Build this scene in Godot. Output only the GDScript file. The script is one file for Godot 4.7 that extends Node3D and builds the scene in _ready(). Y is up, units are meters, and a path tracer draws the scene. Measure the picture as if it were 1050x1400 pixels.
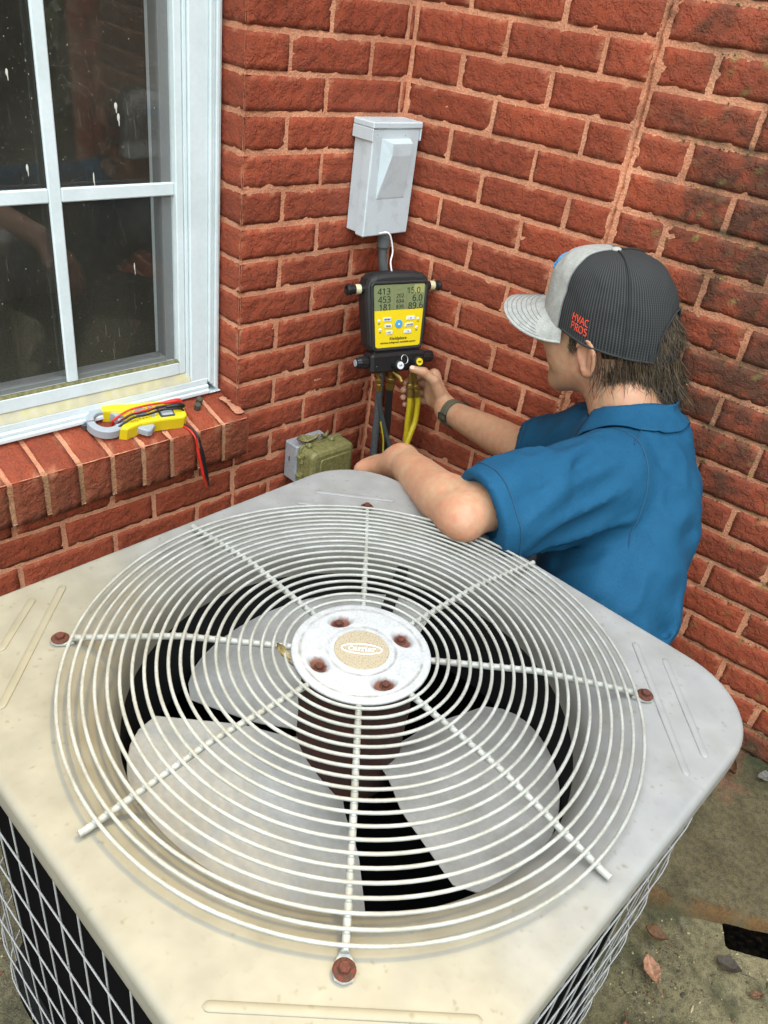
extends Node3D

# ---------------------------------------------------------------- constants
const GY := 1.22                 # height of the reference bed joint above the ground
const COURSE := 0.06804          # brick course
const MODULE := 0.2032           # brick and joint
const RW_X := Vector3(0.1348, 0, 0.99087)    # along the right wall, away from the corner
const RW_N := Vector3(-0.99087, 0, 0.1348)   # out of the right wall
const LID := 0.67

var noise_a := FastNoiseLite.new()
var noise_b := FastNoiseLite.new()
var rng := RandomNumberGenerator.new()
var M := {}

# ---------------------------------------------------------------- mesh builder
class MB:
	var v := PackedVector3Array()
	var n := PackedVector3Array()
	var c := PackedColorArray()
	var uv := PackedVector2Array()
	var idx := PackedInt32Array()
	var color := Color(1, 1, 1)

	func vert(p: Vector3, nn := Vector3.ZERO, t := Vector2.ZERO, col = null) -> int:
		v.append(p)
		n.append(nn)
		uv.append(t)
		c.append(color if col == null else col)
		return v.size() - 1

	func face(a: int, b: int, d: int) -> void:      # counter-clockwise seen from outside
		idx.append(a)
		idx.append(d)
		idx.append(b)

	func tri(a: Vector3, b: Vector3, d: Vector3) -> void:
		var nn := (b - a).cross(d - a).normalized()
		face(vert(a, nn), vert(b, nn), vert(d, nn))

	func quad(a: Vector3, b: Vector3, d: Vector3, e: Vector3) -> void:
		var nn := (d - a).cross(e - b).normalized()
		var i := vert(a, nn, Vector2(0, 0))
		vert(b, nn, Vector2(1, 0))
		vert(d, nn, Vector2(1, 1))
		vert(e, nn, Vector2(0, 1))
		face(i, i + 1, i + 2)
		face(i, i + 2, i + 3)

	func smooth_from(i0: int, v0: int) -> void:      # normals of everything added since
		for k in range(v0, v.size()):
			n[k] = Vector3.ZERO
		for k in range(i0, idx.size(), 3):
			var a := idx[k]
			var b := idx[k + 1]
			var d := idx[k + 2]
			var nn := (v[d] - v[a]).cross(v[b] - v[a])
			n[a] += nn
			n[b] += nn
			n[d] += nn
		for k in range(v0, v.size()):
			n[k] = n[k].normalized()

	# outward is d/du x d/dv
	func grid(nu: int, nv: int, f: Callable, wrap := false, colf = null, keep = null) -> void:
		var v0 := v.size()
		var i0 := idx.size()
		var cols := nu if wrap else nu + 1
		for j in nv + 1:
			for i in cols:
				var s := float(i) / nu
				var t := float(j) / nv
				var p: Vector3 = f.call(s, t)
				vert(p, Vector3.ZERO, Vector2(s, t), null if colf == null else colf.call(p, s, t))
		for j in nv:
			for i in nu:
				if keep != null and not keep.call((i + 0.5) / nu, (j + 0.5) / nv):
					continue
				var i2 := (i + 1) % cols if wrap else i + 1
				var a := v0 + j * cols + i
				var b := v0 + j * cols + i2
				var d := v0 + (j + 1) * cols + i2
				var e := v0 + (j + 1) * cols + i
				face(a, b, d)
				face(a, d, e)
		smooth_from(i0, v0)

	func tube(pts: Array, rad, sides := 8, closed := false, caps := true, squash := 1.0, side_hint := Vector3.ZERO) -> void:
		var v0 := v.size()
		var i0 := idx.size()
		var cnt := pts.size()
		var prev := Vector3.ZERO
		for k in cnt:
			var a: Vector3 = pts[(k - 1 + cnt) % cnt] if closed or k > 0 else pts[k]
			var b: Vector3 = pts[(k + 1) % cnt] if closed or k < cnt - 1 else pts[k]
			var t := (b - a).normalized()
			var side := prev
			if prev == Vector3.ZERO:
				side = side_hint if side_hint != Vector3.ZERO else (Vector3.UP if absf(t.y) < 0.9 else Vector3.RIGHT)
			side = (side - t * side.dot(t)).normalized()
			prev = side
			var bi := t.cross(side)
			var r: float = rad[k] if rad is Array else rad
			for s in sides:
				var w := TAU * s / sides
				vert(pts[k] + side * cos(w) * r + bi * sin(w) * r * squash, Vector3.ZERO, Vector2(float(s) / sides, float(k) / maxf(1, cnt - 1)))
		var rows := cnt if closed else cnt - 1
		for k in rows:
			var k2 := (k + 1) % cnt
			for s in sides:
				var s2 := (s + 1) % sides
				face(v0 + k * sides + s, v0 + k * sides + s2, v0 + k2 * sides + s2)
				face(v0 + k * sides + s, v0 + k2 * sides + s2, v0 + k2 * sides + s)
		smooth_from(i0, v0)
		if caps and not closed:
			for e in [0, cnt - 1]:
				var t2: Vector3 = (pts[1] - pts[0]).normalized() * -1.0 if e == 0 else (pts[cnt - 1] - pts[cnt - 2]).normalized()
				var mid := vert(pts[e], t2)
				var first := v.size()
				for s in sides:
					vert(v[v0 + e * sides + s], t2)
				for s in sides:
					if e == 0:
						face(mid, first + (s + 1) % sides, first + s)
					else:
						face(mid, first + s, first + (s + 1) % sides)

	# profile: Vector2(radius, height) from bottom to top along xf.y, outward normals
	func lathe(profile: Array, xf: Transform3D, sides := 32, smooth := false) -> void:
		if smooth:
			var m := profile.size() - 1
			grid(sides, m, func(s, t):
				var p: Vector2 = profile[roundi(t * m)]
				return xf * Vector3(p.x * cos(TAU * s), p.y, -p.x * sin(TAU * s)), true)
			return
		for k in profile.size() - 1:
			var p0: Vector2 = profile[k]
			var p1: Vector2 = profile[k + 1]
			grid(sides, 1, func(s, t):
				var p := p0.lerp(p1, t)
				return xf * Vector3(p.x * cos(TAU * s), p.y, -p.x * sin(TAU * s)), true)

	func box(xf: Transform3D, size: Vector3, bevel := 0.0) -> void:
		var h := size * 0.5
		var b := minf(bevel, minf(h.x, minf(h.y, h.z)) * 0.9)
		var pts := {}
		for sx in [-1, 1]:
			for sy in [-1, 1]:
				for sz in [-1, 1]:
					var k := Vector3(sx, sy, sz)
					pts[[k, 0]] = xf * Vector3(sx * h.x, sy * (h.y - b), sz * (h.z - b))
					pts[[k, 1]] = xf * Vector3(sx * (h.x - b), sy * h.y, sz * (h.z - b))
					pts[[k, 2]] = xf * Vector3(sx * (h.x - b), sy * (h.y - b), sz * h.z)
		for ax in 3:
			for s in [-1, 1]:
				var ks := []
				for w in [[-1, -1], [1, -1], [1, 1], [-1, 1]]:
					var k := Vector3.ZERO
					k[ax] = s
					k[(ax + 1) % 3] = w[0]
					k[(ax + 2) % 3] = w[1]
					ks.append(pts[[k, ax]])
				if s > 0:
					quad(ks[0], ks[1], ks[2], ks[3])
				else:
					quad(ks[3], ks[2], ks[1], ks[0])
		if b <= 0.0:
			return
		var mid := xf.origin
		for ax in 3:
			var a1 := (ax + 1) % 3
			var a2 := (ax + 2) % 3
			for s1 in [-1, 1]:
				for s2 in [-1, 1]:
					var k0 := Vector3.ZERO
					k0[a1] = s1
					k0[a2] = s2
					var k1 := k0
					k0[ax] = -1
					k1[ax] = 1
					out_quad(pts[[k0, a1]], pts[[k1, a1]], pts[[k1, a2]], pts[[k0, a2]], mid)
		for sx in [-1, 1]:
			for sy in [-1, 1]:
				for sz in [-1, 1]:
					var k := Vector3(sx, sy, sz)
					var a: Vector3 = pts[[k, 0]]
					var d: Vector3 = pts[[k, 1]]
					var e: Vector3 = pts[[k, 2]]
					if (d - a).cross(e - a).dot(a - mid) > 0:
						tri(a, d, e)
					else:
						tri(a, e, d)

	func out_quad(a: Vector3, b: Vector3, d: Vector3, e: Vector3, mid: Vector3) -> void:
		if (d - a).cross(e - b).dot((a + d) * 0.5 - mid) > 0:
			quad(a, b, d, e)
		else:
			quad(e, d, b, a)

	# polygon in xf's x/y plane, pushed out from z = 0 to z = depth, rim rounded by bevel
	func prism(poly: PackedVector2Array, depth: float, xf: Transform3D, bevel := 0.0, back := true) -> void:
		var area := 0.0
		for i in poly.size():
			area += poly[i].cross(poly[(i + 1) % poly.size()])
		if area < 0.0:
			poly = poly.duplicate()
			poly.reverse()
		var m := poly.size()
		var rings := [[0.0, 0.0], [0.0, depth - bevel]]
		if bevel > 0.0:
			rings += [[bevel * 0.3, depth - bevel * 0.3], [bevel, depth]]
		var outl := []
		for r in rings:
			var ring := []
			for i in m:
				var d1 := (poly[i] - poly[(i - 1 + m) % m]).normalized()
				var d2 := (poly[(i + 1) % m] - poly[i]).normalized()
				var n1 := Vector2(-d1.y, d1.x)
				var nn := (n1 + Vector2(-d2.y, d2.x)).normalized()
				ring.append(poly[i] + nn * float(r[0]) / maxf(0.5, nn.dot(n1)))
			outl.append(ring)
		for k in rings.size() - 1:
			for i in m:
				var j := (i + 1) % m
				quad(xf * v3(outl[k][i], rings[k][1]), xf * v3(outl[k][j], rings[k][1]), xf * v3(outl[k + 1][j], rings[k + 1][1]), xf * v3(outl[k + 1][i], rings[k + 1][1]))
		var tris := Geometry2D.triangulate_polygon(poly)
		var last: Array = outl[rings.size() - 1]
		for i in range(0, tris.size(), 3):
			var a := tris[i]
			var b := tris[i + 1]
			var d := tris[i + 2]
			if (poly[b] - poly[a]).cross(poly[d] - poly[a]) < 0:
				var x := b
				b = d
				d = x
			tri(xf * v3(last[a], depth), xf * v3(last[b], depth), xf * v3(last[d], depth))
			if back:
				tri(xf * v3(poly[a], 0), xf * v3(poly[d], 0), xf * v3(poly[b], 0))

	static func v3(p: Vector2, z: float) -> Vector3:
		return Vector3(p.x, p.y, z)

	func ball(at: Vector3, r: Vector3, basis := Basis(), su := 16, sv := 10) -> void:
		grid(su, sv, func(s, t):
			var th: float = PI * (t - 0.5)
			return at + basis * (Vector3(cos(TAU * s) * cos(th), sin(th), -sin(TAU * s) * cos(th)) * r), true)

	func text(tm: TextMesh, bend: Callable) -> void:
		var a := tm.get_mesh_arrays()
		if a.is_empty() or a[Mesh.ARRAY_VERTEX] == null:
			return
		var v0 := v.size()
		var vs: PackedVector3Array = a[Mesh.ARRAY_VERTEX]
		var ns: PackedVector3Array = a[Mesh.ARRAY_NORMAL]
		var ix: PackedInt32Array = a[Mesh.ARRAY_INDEX]
		for k in vs.size():
			var p: Vector3 = bend.call(vs[k])
			var q: Vector3 = bend.call(vs[k] + ns[k] * 0.0005)
			vert(p, (q - p).normalized())
		for k in ix.size():
			idx.append(v0 + ix[k])

	func mesh() -> ArrayMesh:
		var a := []
		a.resize(Mesh.ARRAY_MAX)
		a[Mesh.ARRAY_VERTEX] = v
		a[Mesh.ARRAY_NORMAL] = n
		a[Mesh.ARRAY_TEX_UV] = uv
		a[Mesh.ARRAY_COLOR] = c
		a[Mesh.ARRAY_INDEX] = idx
		var m := ArrayMesh.new()
		m.add_surface_from_arrays(Mesh.PRIMITIVE_TRIANGLES, a)
		return m

# ---------------------------------------------------------------- distance fields
static func cone_d(p: Vector3, a: Vector3, b: Vector3, ra: float, rb: float) -> float:
	var ab := b - a
	var h := clampf((p - a).dot(ab) / ab.length_squared(), 0.0, 1.0)
	return (p - a - ab * h).length() - lerpf(ra, rb, h)

static func ell_d(p: Vector3, c: Vector3, r: Vector3) -> float:
	var q := p - c
	var k0 := (q / r).length()
	var k1 := (q / (r * r)).length()
	return k0 * (k0 - 1.0) / maxf(k1, 1e-6)

static func smin(a: float, b: float, k: float) -> float:
	var h := maxf(k - absf(a - b), 0.0) / k
	return minf(a, b) - h * h * k * 0.25

static func smax(a: float, b: float, k: float) -> float:
	return -smin(-a, -b, k)

static func bones_d(p: Vector3, bones: Array, k: float) -> float:
	var d := 1e3
	for b in bones:
		d = smin(d, cone_d(p, b[0], b[1], b[2], b[3]), k)
	return d

# surface nets, visiting only the blocks near the surface
func skin(mb: MB, f: Callable, lo: Vector3, hi: Vector3, cell: float, colf = null, slack := 1.25) -> void:
	var size := hi - lo
	var nx := int(ceil(size.x / cell / 4.0)) * 4
	var ny := int(ceil(size.y / cell / 4.0)) * 4
	var nz := int(ceil(size.z / cell / 4.0)) * 4
	var sx := nx + 1
	var sy := ny + 1
	var val := PackedFloat32Array()
	val.resize(sx * sy * (nz + 1))
	val.fill(1e9)
	var blocks := []
	var reach := 2.0 * cell * sqrt(3.0) * slack + cell
	for bz in range(0, nz, 4):
		for by in range(0, ny, 4):
			for bx in range(0, nx, 4):
				var mid := lo + Vector3(bx + 2, by + 2, bz + 2) * cell
				if absf(f.call(mid)) > reach:
					continue
				blocks.append(Vector3i(bx, by, bz))
				for z in range(bz, bz + 5):
					for y in range(by, by + 5):
						var row := (z * sy + y) * sx
						for x in range(bx, bx + 5):
							if val[row + x] > 1e8:
								val[row + x] = f.call(lo + Vector3(x, y, z) * cell)
	var vid := {}
	var dx := 1
	var dy := sx
	var dz := sx * sy
	var offs := [0, dx, dy, dx + dy, dz, dx + dz, dy + dz, dx + dy + dz]
	var edges := [[0, 1], [2, 3], [4, 5], [6, 7], [0, 2], [1, 3], [4, 6], [5, 7], [0, 4], [1, 5], [2, 6], [3, 7]]
	var cor := [Vector3(0, 0, 0), Vector3(1, 0, 0), Vector3(0, 1, 0), Vector3(1, 1, 0), Vector3(0, 0, 1), Vector3(1, 0, 1), Vector3(0, 1, 1), Vector3(1, 1, 1)]
	var cells := []
	for b in blocks:
		for z in range(b.z, b.z + 4):
			for y in range(b.y, b.y + 4):
				var row := (z * sy + y) * sx
				for x in range(b.x, b.x + 4):
					var at := row + x
					var neg := 0
					for o in offs:
						if val[at + o] < 0.0:
							neg += 1
					if neg == 0 or neg == 8:
						continue
					var sum := Vector3.ZERO
					var cnt := 0
					for e in edges:
						var va := val[at + offs[e[0]]]
						var vb := val[at + offs[e[1]]]
						if (va < 0.0) != (vb < 0.0):
							sum += cor[e[0]].lerp(cor[e[1]], va / (va - vb))
							cnt += 1
					var p := lo + (Vector3(x, y, z) + sum / cnt) * cell
					vid[at] = mb.vert(p, Vector3.ZERO, Vector2.ZERO, null if colf == null else colf.call(p))
					cells.append(at)
	var v0: int = mb.v.size() - cells.size()
	var i0 := mb.idx.size()
	for at in cells:
		var s0 := val[at] < 0.0
		for ax in 3:
			var d1: int = [dx, dy, dz][ax]
			var d2: int = [dy, dz, dx][ax]
			var d3: int = [dz, dx, dy][ax]
			if (val[at + d1] < 0.0) == s0:
				continue
			if not (vid.has(at - d2) and vid.has(at - d3) and vid.has(at - d2 - d3)):
				continue
			var q: Array[int] = [vid[at - d2 - d3], vid[at - d3], vid[at], vid[at - d2]]
			if s0:
				mb.face(q[0], q[1], q[2])
				mb.face(q[0], q[2], q[3])
			else:
				mb.face(q[0], q[2], q[1])
				mb.face(q[0], q[3], q[2])
	mb.smooth_from(i0, v0)

# ---------------------------------------------------------------- scene helpers
func glob(o: Node) -> Transform3D:
	var t := Transform3D()
	while o != self and o is Node3D:
		t = o.transform * t
		o = o.get_parent()
	return t

# one named mesh, given in scene coordinates (moved by xf), under parent
func obj(called: String, mesh, material: Material, parent: Node = self, xf := Transform3D()) -> MeshInstance3D:
	var o := MeshInstance3D.new()
	o.name = called
	o.mesh = mesh.mesh() if mesh is MB else mesh
	o.material_override = material
	parent.add_child(o, true)
	o.transform = glob(parent).affine_inverse() * xf
	o.name = three(o, called)
	return o

func three(o: Node, called: String) -> String:
	var p := o.get_parent()
	var k := 0
	var want := called
	while true:
		var other := p.get_node_or_null(NodePath(want))
		if other == null or other == o:
			return want
		k += 1
		if not p.has_meta("n_" + called):
			p.set_meta("n_" + called, 0)
		k = int(p.get_meta("n_" + called)) + 1
		p.set_meta("n_" + called, k)
		want = "%s_%03d" % [called, k]
	return want

func thing(called: String, label: String, category: String, at := Vector3.ZERO, group := "") -> Node3D:
	var o := Node3D.new()
	o.name = called
	add_child(o, true)
	o.name = three(o, called)
	o.position = at
	tag(o, label, category, group)
	return o

func tag(o: Node, label: String, category: String, group := "") -> void:
	o.set_meta("label", label)
	o.set_meta("category", category)
	if group != "":
		o.set_meta("group", group)

func frame(origin: Vector3, y: Vector3, x_hint := Vector3.RIGHT) -> Transform3D:
	y = y.normalized()
	var x := (x_hint - y * x_hint.dot(y)).normalized()
	return Transform3D(Basis(x, y, x.cross(y)), origin)

func lin(r: float, g: float, b: float) -> Color:
	return Color(r, g, b).linear_to_srgb()

func mat(called: String, c: Color, rough := 0.6, metal := 0.0, vc := false) -> StandardMaterial3D:
	var m := StandardMaterial3D.new()
	m.resource_name = called
	m.albedo_color = c
	m.roughness = rough
	m.metallic = metal
	m.vertex_color_use_as_albedo = vc
	M[called] = m
	return m

func tri_map(m: StandardMaterial3D, scale: float, world := true) -> void:
	m.uv1_triplanar = true
	m.uv1_world_triplanar = world
	m.uv1_scale = Vector3(scale, scale, scale)

func relief(m: StandardMaterial3D, tex: Texture2D, cm: float) -> void:
	m.heightmap_enabled = true
	m.heightmap_texture = tex
	m.heightmap_scale = cm

func fnl(kind: int, freq: float, oct: int, sd: int, ridged := false) -> FastNoiseLite:
	var nz := FastNoiseLite.new()
	nz.noise_type = kind
	nz.frequency = freq
	nz.seed = sd
	nz.fractal_type = FastNoiseLite.FRACTAL_RIDGED if ridged else FastNoiseLite.FRACTAL_FBM
	nz.fractal_octaves = oct
	return nz

func gray(nz: FastNoiseLite, size: int) -> PackedByteArray:
	var im := nz.get_seamless_image(size, size)
	im.convert(Image.FORMAT_L8)
	return im.get_data()

# picture from several grey layers: each pixel is f(layers) -> Color
func layered(size: int, layers: Array, f: Callable) -> ImageTexture:
	var data := PackedByteArray()
	data.resize(size * size * 4)
	var k := layers.size()
	for i in size * size:
		var c: Color
		if k == 1:
			c = f.call(layers[0][i] / 255.0)
		elif k == 2:
			c = f.call(layers[0][i] / 255.0, layers[1][i] / 255.0)
		else:
			c = f.call(layers[0][i] / 255.0, layers[1][i] / 255.0, layers[2][i] / 255.0)
		data[i * 4] = int(clampf(c.r, 0, 1) * 255)
		data[i * 4 + 1] = int(clampf(c.g, 0, 1) * 255)
		data[i * 4 + 2] = int(clampf(c.b, 0, 1) * 255)
		data[i * 4 + 3] = int(clampf(c.a, 0, 1) * 255)
	return ImageTexture.create_from_image(Image.create_from_data(size, size, false, Image.FORMAT_RGBA8, data))

func g1(x: float) -> Color:
	return Color(x, x, x)

func mix(a: Color, b: Color, t: float) -> Color:
	return a.lerp(b, clampf(t, 0.0, 1.0))

func smoothed(pts: Array, per := 6) -> Array:
	var c := Curve3D.new()
	for i in pts.size():
		var a: Vector3 = pts[maxi(0, i - 1)]
		var b: Vector3 = pts[mini(pts.size() - 1, i + 1)]
		var t := (b - a) / 6.0
		c.add_point(pts[i], -t, t)
	var o := []
	for i in pts.size() - 1:
		for k in per:
			o.append(c.sample(i, float(k) / per))
	o.append(pts[pts.size() - 1])
	return o

func words(s: String, height: float, names := ["Droid Sans"], bold := false, italic := false, depth := 0.0006) -> TextMesh:
	var t := TextMesh.new()
	var sf := SystemFont.new()
	sf.font_names = PackedStringArray(names)
	sf.font_italic = italic
	sf.font_weight = 700 if bold else 400
	t.font = sf
	t.font_size = 48
	t.pixel_size = height / 36.0
	t.depth = depth
	t.curve_step = 2.0
	t.text = s
	return t

func rounded(w: float, h: float, r: float, per := 4) -> PackedVector2Array:
	var o := PackedVector2Array()
	for k in 4:
		var c := Vector2([1, -1, -1, 1][k] * (w * 0.5 - r), [1, 1, -1, -1][k] * (h * 0.5 - r))
		for i in per + 1:
			var a := PI * 0.5 * (k + float(i) / per)
			o.append(c + Vector2(cos(a), sin(a)) * r)
	return o

# ---------------------------------------------------------------- the scene
func _ready() -> void:
	rng.seed = 71
	noise_a = fnl(FastNoiseLite.TYPE_SIMPLEX_SMOOTH, 1.0, 3, 11)
	noise_b = fnl(FastNoiseLite.TYPE_SIMPLEX_SMOOTH, 1.0, 3, 29)

	var cam := Camera3D.new()
	cam.name = "camera"
	cam.transform = Transform3D(Basis(Vector3(0.71768, 0.12353, 0.68533), Vector3(0.30549, 0.82854, -0.46925), Vector3(-0.62579, 0.54613, 0.55689)).orthonormalized(), Vector3(-1.3616, 1.30721, 1.32161))
	cam.fov = 65.426
	cam.near = 0.02
	cam.far = 300.0
	add_child(cam)
	cam.current = true

	var sky_mat := ProceduralSkyMaterial.new()
	sky_mat.sky_top_color = lin(0.93, 1.0, 1.04)
	sky_mat.sky_horizon_color = lin(0.24, 0.26, 0.26)
	sky_mat.sky_curve = 0.8
	sky_mat.ground_bottom_color = lin(0.10, 0.10, 0.08)
	sky_mat.ground_horizon_color = lin(0.22, 0.23, 0.20)
	sky_mat.sky_energy_multiplier = 1.5
	var sky := Sky.new()
	sky.sky_material = sky_mat
	var env := Environment.new()
	env.background_mode = Environment.BG_SKY
	env.sky = sky
	env.background_energy_multiplier = 1.0
	env.ambient_light_source = Environment.AMBIENT_SOURCE_SKY
	env.tonemap_mode = Environment.TONE_MAPPER_LINEAR
	env.tonemap_exposure = 2.5
	env.sdfgi_enabled = true
	env.ssao_enabled = true
	env.ssil_enabled = true
	var we := WorldEnvironment.new()
	we.name = "world_environment"
	we.environment = env
	add_child(we)

	var sun := DirectionalLight3D.new()
	sun.name = "sun"
	var to_sun := Vector3(0.42, 0.9, -0.06).normalized()
	sun.look_at_from_position(to_sun * 10.0, Vector3.ZERO, Vector3.FORWARD)
	sun.light_energy = 0.34
	sun.light_color = Color(1.0, 0.86, 0.50)
	sun.light_angular_distance = 6.0
	sun.shadow_enabled = true
	add_child(sun)

	materials()
	build_ground()
	build_walls()
	build_window()
	build_sill()
	build_disconnect()
	build_outlet()
	build_unit()
	build_manifold()
	build_hoses()
	build_meter()
	build_person()
	build_litter()
	build_hedge()

# ---------------------------------------------------------------- materials
func materials() -> void:
	var SX := FastNoiseLite.TYPE_SIMPLEX_SMOOTH
	var PE := FastNoiseLite.TYPE_PERLIN
	var fine := gray(fnl(SX, 0.09, 3, 3), 512)
	var mid := gray(fnl(PE, 0.025, 4, 5), 512)
	var broad := gray(fnl(SX, 0.008, 5, 7), 512)
	var gouge := gray(fnl(PE, 0.022, 3, 9, true), 512)
	var cells := gray(fnl(FastNoiseLite.TYPE_CELLULAR, 0.05, 2, 13), 512)

	var f2 := gray(fnl(SX, 0.17, 2, 3), 256)
	var m2 := gray(fnl(PE, 0.05, 3, 5), 256)
	var b2 := gray(fnl(SX, 0.016, 4, 7), 256)
	var c2 := gray(fnl(FastNoiseLite.TYPE_CELLULAR, 0.1, 2, 13), 256)

	var brick_bump := layered(512, [fine, mid, gouge], func(a, b, g): return g1(0.30 + 0.16 * a * smoothstep(0.35, 0.65, b) + 0.16 * a + 0.22 * smoothstep(0.44, 0.50, b) + 0.16 * smoothstep(0.60, 0.64, b) - 0.30 * smoothstep(0.88, 0.97, g)))
	var brick_tone := layered(512, [fine, mid, gouge], func(a, b, g):
		var k: float = 0.80 + 0.26 * a - 0.12 * b
		k *= 1.0 - 0.22 * smoothstep(0.86, 0.98, g)
		return Color(k, k * (0.96 + 0.08 * b), k * (0.92 + 0.16 * b)))
	var m := mat("brick", Color.WHITE, 0.88, 0.0, true)
	m.albedo_texture = brick_tone
	tri_map(m, 4.6)
	relief(m, brick_bump, 0.38)
	m = mat("mortar", Color.WHITE, 0.95, 0.0, true)
	m.albedo_texture = layered(256, [f2, c2], func(a, b): return g1(0.72 + 0.28 * a + 0.12 * b))
	tri_map(m, 5.3)
	relief(m, layered(256, [f2, c2], func(a, b): return g1(0.65 * a + 0.35 * b)), 0.22)

	m = mat("concrete", Color.WHITE, 0.92, 0.0, true)
	m.albedo_texture = layered(256, [f2, m2, c2], func(a, b, c): return g1(0.42 + 0.42 * a + 0.34 * b + 0.14 * c))
	tri_map(m, 6.5)
	relief(m, layered(256, [f2, m2, c2], func(a, b, c): return g1(0.4 * a + 0.4 * b + 0.2 * c)), 0.2)

	m = mat("painted_steel", lin(0.285, 0.283, 0.275), 0.5)
	m.albedo_texture = layered(256, [f2, b2, m2], func(a, b, c):
		var st: float = smoothstep(0.55, 0.85, b) * 0.02 + smoothstep(0.70, 0.85, a) * 0.025 + smoothstep(0.80, 0.86, a) * smoothstep(0.5, 0.6, c) * 0.10
		var k: float = 0.90 + 0.10 * c - st
		return Color(k, k * (1.0 - st * 0.10), k * (1.0 - st * 0.55)))
	tri_map(m, 2.2)
	relief(m, layered(256, [f2, m2], func(a, b): return g1(0.6 * a + 0.4 * b)), 0.03)
	m = mat("painted_wire", lin(0.47, 0.48, 0.475), 0.45)
	m.albedo_texture = layered(256, [f2, b2], func(a, b): return Color(0.80 + 0.20 * b, 0.78 + 0.22 * b, 0.72 + 0.26 * b) * (0.86 + 0.16 * a))
	tri_map(m, 5.0)
	mat("guard_paint", lin(0.34, 0.34, 0.33), 0.5)
	m = mat("hub_paint", lin(0.47, 0.475, 0.47), 0.6)
	m.albedo_texture = layered(256, [f2, m2], func(a, b): return g1(0.82 + 0.12 * a + 0.08 * b))
	tri_map(m, 6.0)
	relief(m, layered(256, [f2, m2], func(a, b): return g1(0.5 * a + 0.5 * b)), 0.04)
	m = mat("blade_metal", lin(0.42, 0.42, 0.41), 0.5, 0.1)
	m.albedo_texture = layered(256, [f2, b2], func(a, b): return Color(0.84 + 0.18 * b, 0.83 + 0.18 * b, 0.80 + 0.20 * b) * (0.94 + 0.08 * a))
	tri_map(m, 3.0)
	m = mat("rust", lin(0.13, 0.046, 0.025), 0.85)
	m.albedo_texture = layered(256, [f2, m2], func(a, b): return Color(0.45 + 0.7 * b, 0.45 + 0.55 * a, 0.5 + 0.4 * a))
	tri_map(m, 22.0)
	relief(m, layered(256, [f2, m2], func(a, b): return g1(0.5 * a + 0.5 * b)), 0.05)
	m = mat("rust_motor", lin(0.055, 0.02, 0.013), 0.85)
	m.albedo_texture = M.rust.albedo_texture
	tri_map(m, 6.0)
	m = mat("label_paper", lin(0.36, 0.30, 0.20), 0.7)
	m.albedo_texture = layered(256, [f2, c2], func(a, b): return g1(0.62 + 0.2 * a + 0.4 * smoothstep(0.1, 0.5, b)))
	tri_map(m, 16.0)
	mat("dark_coil", lin(0.006, 0.006, 0.006), 1.0).metallic_specular = 0.05
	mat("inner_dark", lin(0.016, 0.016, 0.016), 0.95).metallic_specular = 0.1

	m = mat("vinyl", lin(0.74, 0.81, 0.83), 0.38)
	m.albedo_texture = layered(256, [f2, b2], func(a, b): return Color(0.93 + 0.07 * b, 0.94 + 0.06 * b, 0.93 + 0.07 * b) * (0.98 + 0.03 * a))
	tri_map(m, 2.0)
	m = mat("stained_vinyl", lin(0.60, 0.565, 0.41), 0.6)
	m.albedo_texture = layered(256, [m2, b2], func(a, b): return Color(0.85 + 0.15 * b, 0.84 + 0.15 * b, 0.72 + 0.28 * a))
	tri_map(m, 6.0)
	m = mat("algae_bead", lin(0.22, 0.20, 0.075), 0.8)
	m.albedo_texture = layered(256, [f2, m2], func(a, b): return g1(0.35 + 0.5 * a + 0.5 * b))
	tri_map(m, 9.0)
	m = mat("glass", Color(0.02, 0.025, 0.022, 0.02), 0.02)
	m.transparency = BaseMaterial3D.TRANSPARENCY_ALPHA
	m.metallic_specular = 0.7
	mat("grey_spacer", lin(0.17, 0.18, 0.18), 0.5)
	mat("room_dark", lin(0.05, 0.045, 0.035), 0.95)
	mat("droppings", lin(0.62, 0.60, 0.52), 0.8)

	m = mat("grey_enamel", lin(0.62, 0.70, 0.73), 0.42)
	m.albedo_texture = layered(256, [f2, m2, b2], func(a, b, c): return g1(0.95 + 0.04 * a - 0.045 * smoothstep(0.55, 0.8, c)))
	tri_map(m, 4.0)
	mat("grey_smudge", lin(0.40, 0.43, 0.44), 0.6)
	m = mat("galvanised", lin(0.46, 0.50, 0.53), 0.45, 0.3)
	m.albedo_texture = layered(256, [f2, m2], func(a, b): return g1(0.75 + 0.2 * a + 0.2 * b))
	tri_map(m, 14.0)
	m = mat("aged_plastic", lin(0.30, 0.275, 0.125), 0.5)
	m.albedo_texture = layered(256, [f2, m2], func(a, b): return Color(0.72 + 0.3 * b, 0.75 + 0.25 * b, 0.6 + 0.4 * b) * (0.9 + 0.15 * a))
	tri_map(m, 9.0)
	mat("dark_hole", lin(0.06, 0.055, 0.03), 0.8)
	m = mat("conduit_grey", lin(0.105, 0.115, 0.115), 0.6)
	mat("steel", lin(0.55, 0.55, 0.53), 0.3, 0.9)
	mat("white_wire", lin(0.75, 0.74, 0.70), 0.4)

	m = mat("black_rubber", lin(0.018, 0.018, 0.018), 0.55)
	m.albedo_texture = layered(256, [f2, m2], func(a, b): return g1(0.7 + 0.3 * a + 0.3 * b))
	tri_map(m, 12.0)
	relief(m, brick_bump, 0.02)
	mat("black_plastic", lin(0.014, 0.014, 0.015), 0.32)
	mat("lcd", lin(0.20, 0.235, 0.11), 0.25)
	mat("lcd_glare", lin(0.36, 0.36, 0.14), 0.25)
	mat("lcd_ink", lin(0.012, 0.016, 0.012), 0.5)
	mat("lcd_line", lin(0.22, 0.15, 0.08), 0.5)
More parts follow.
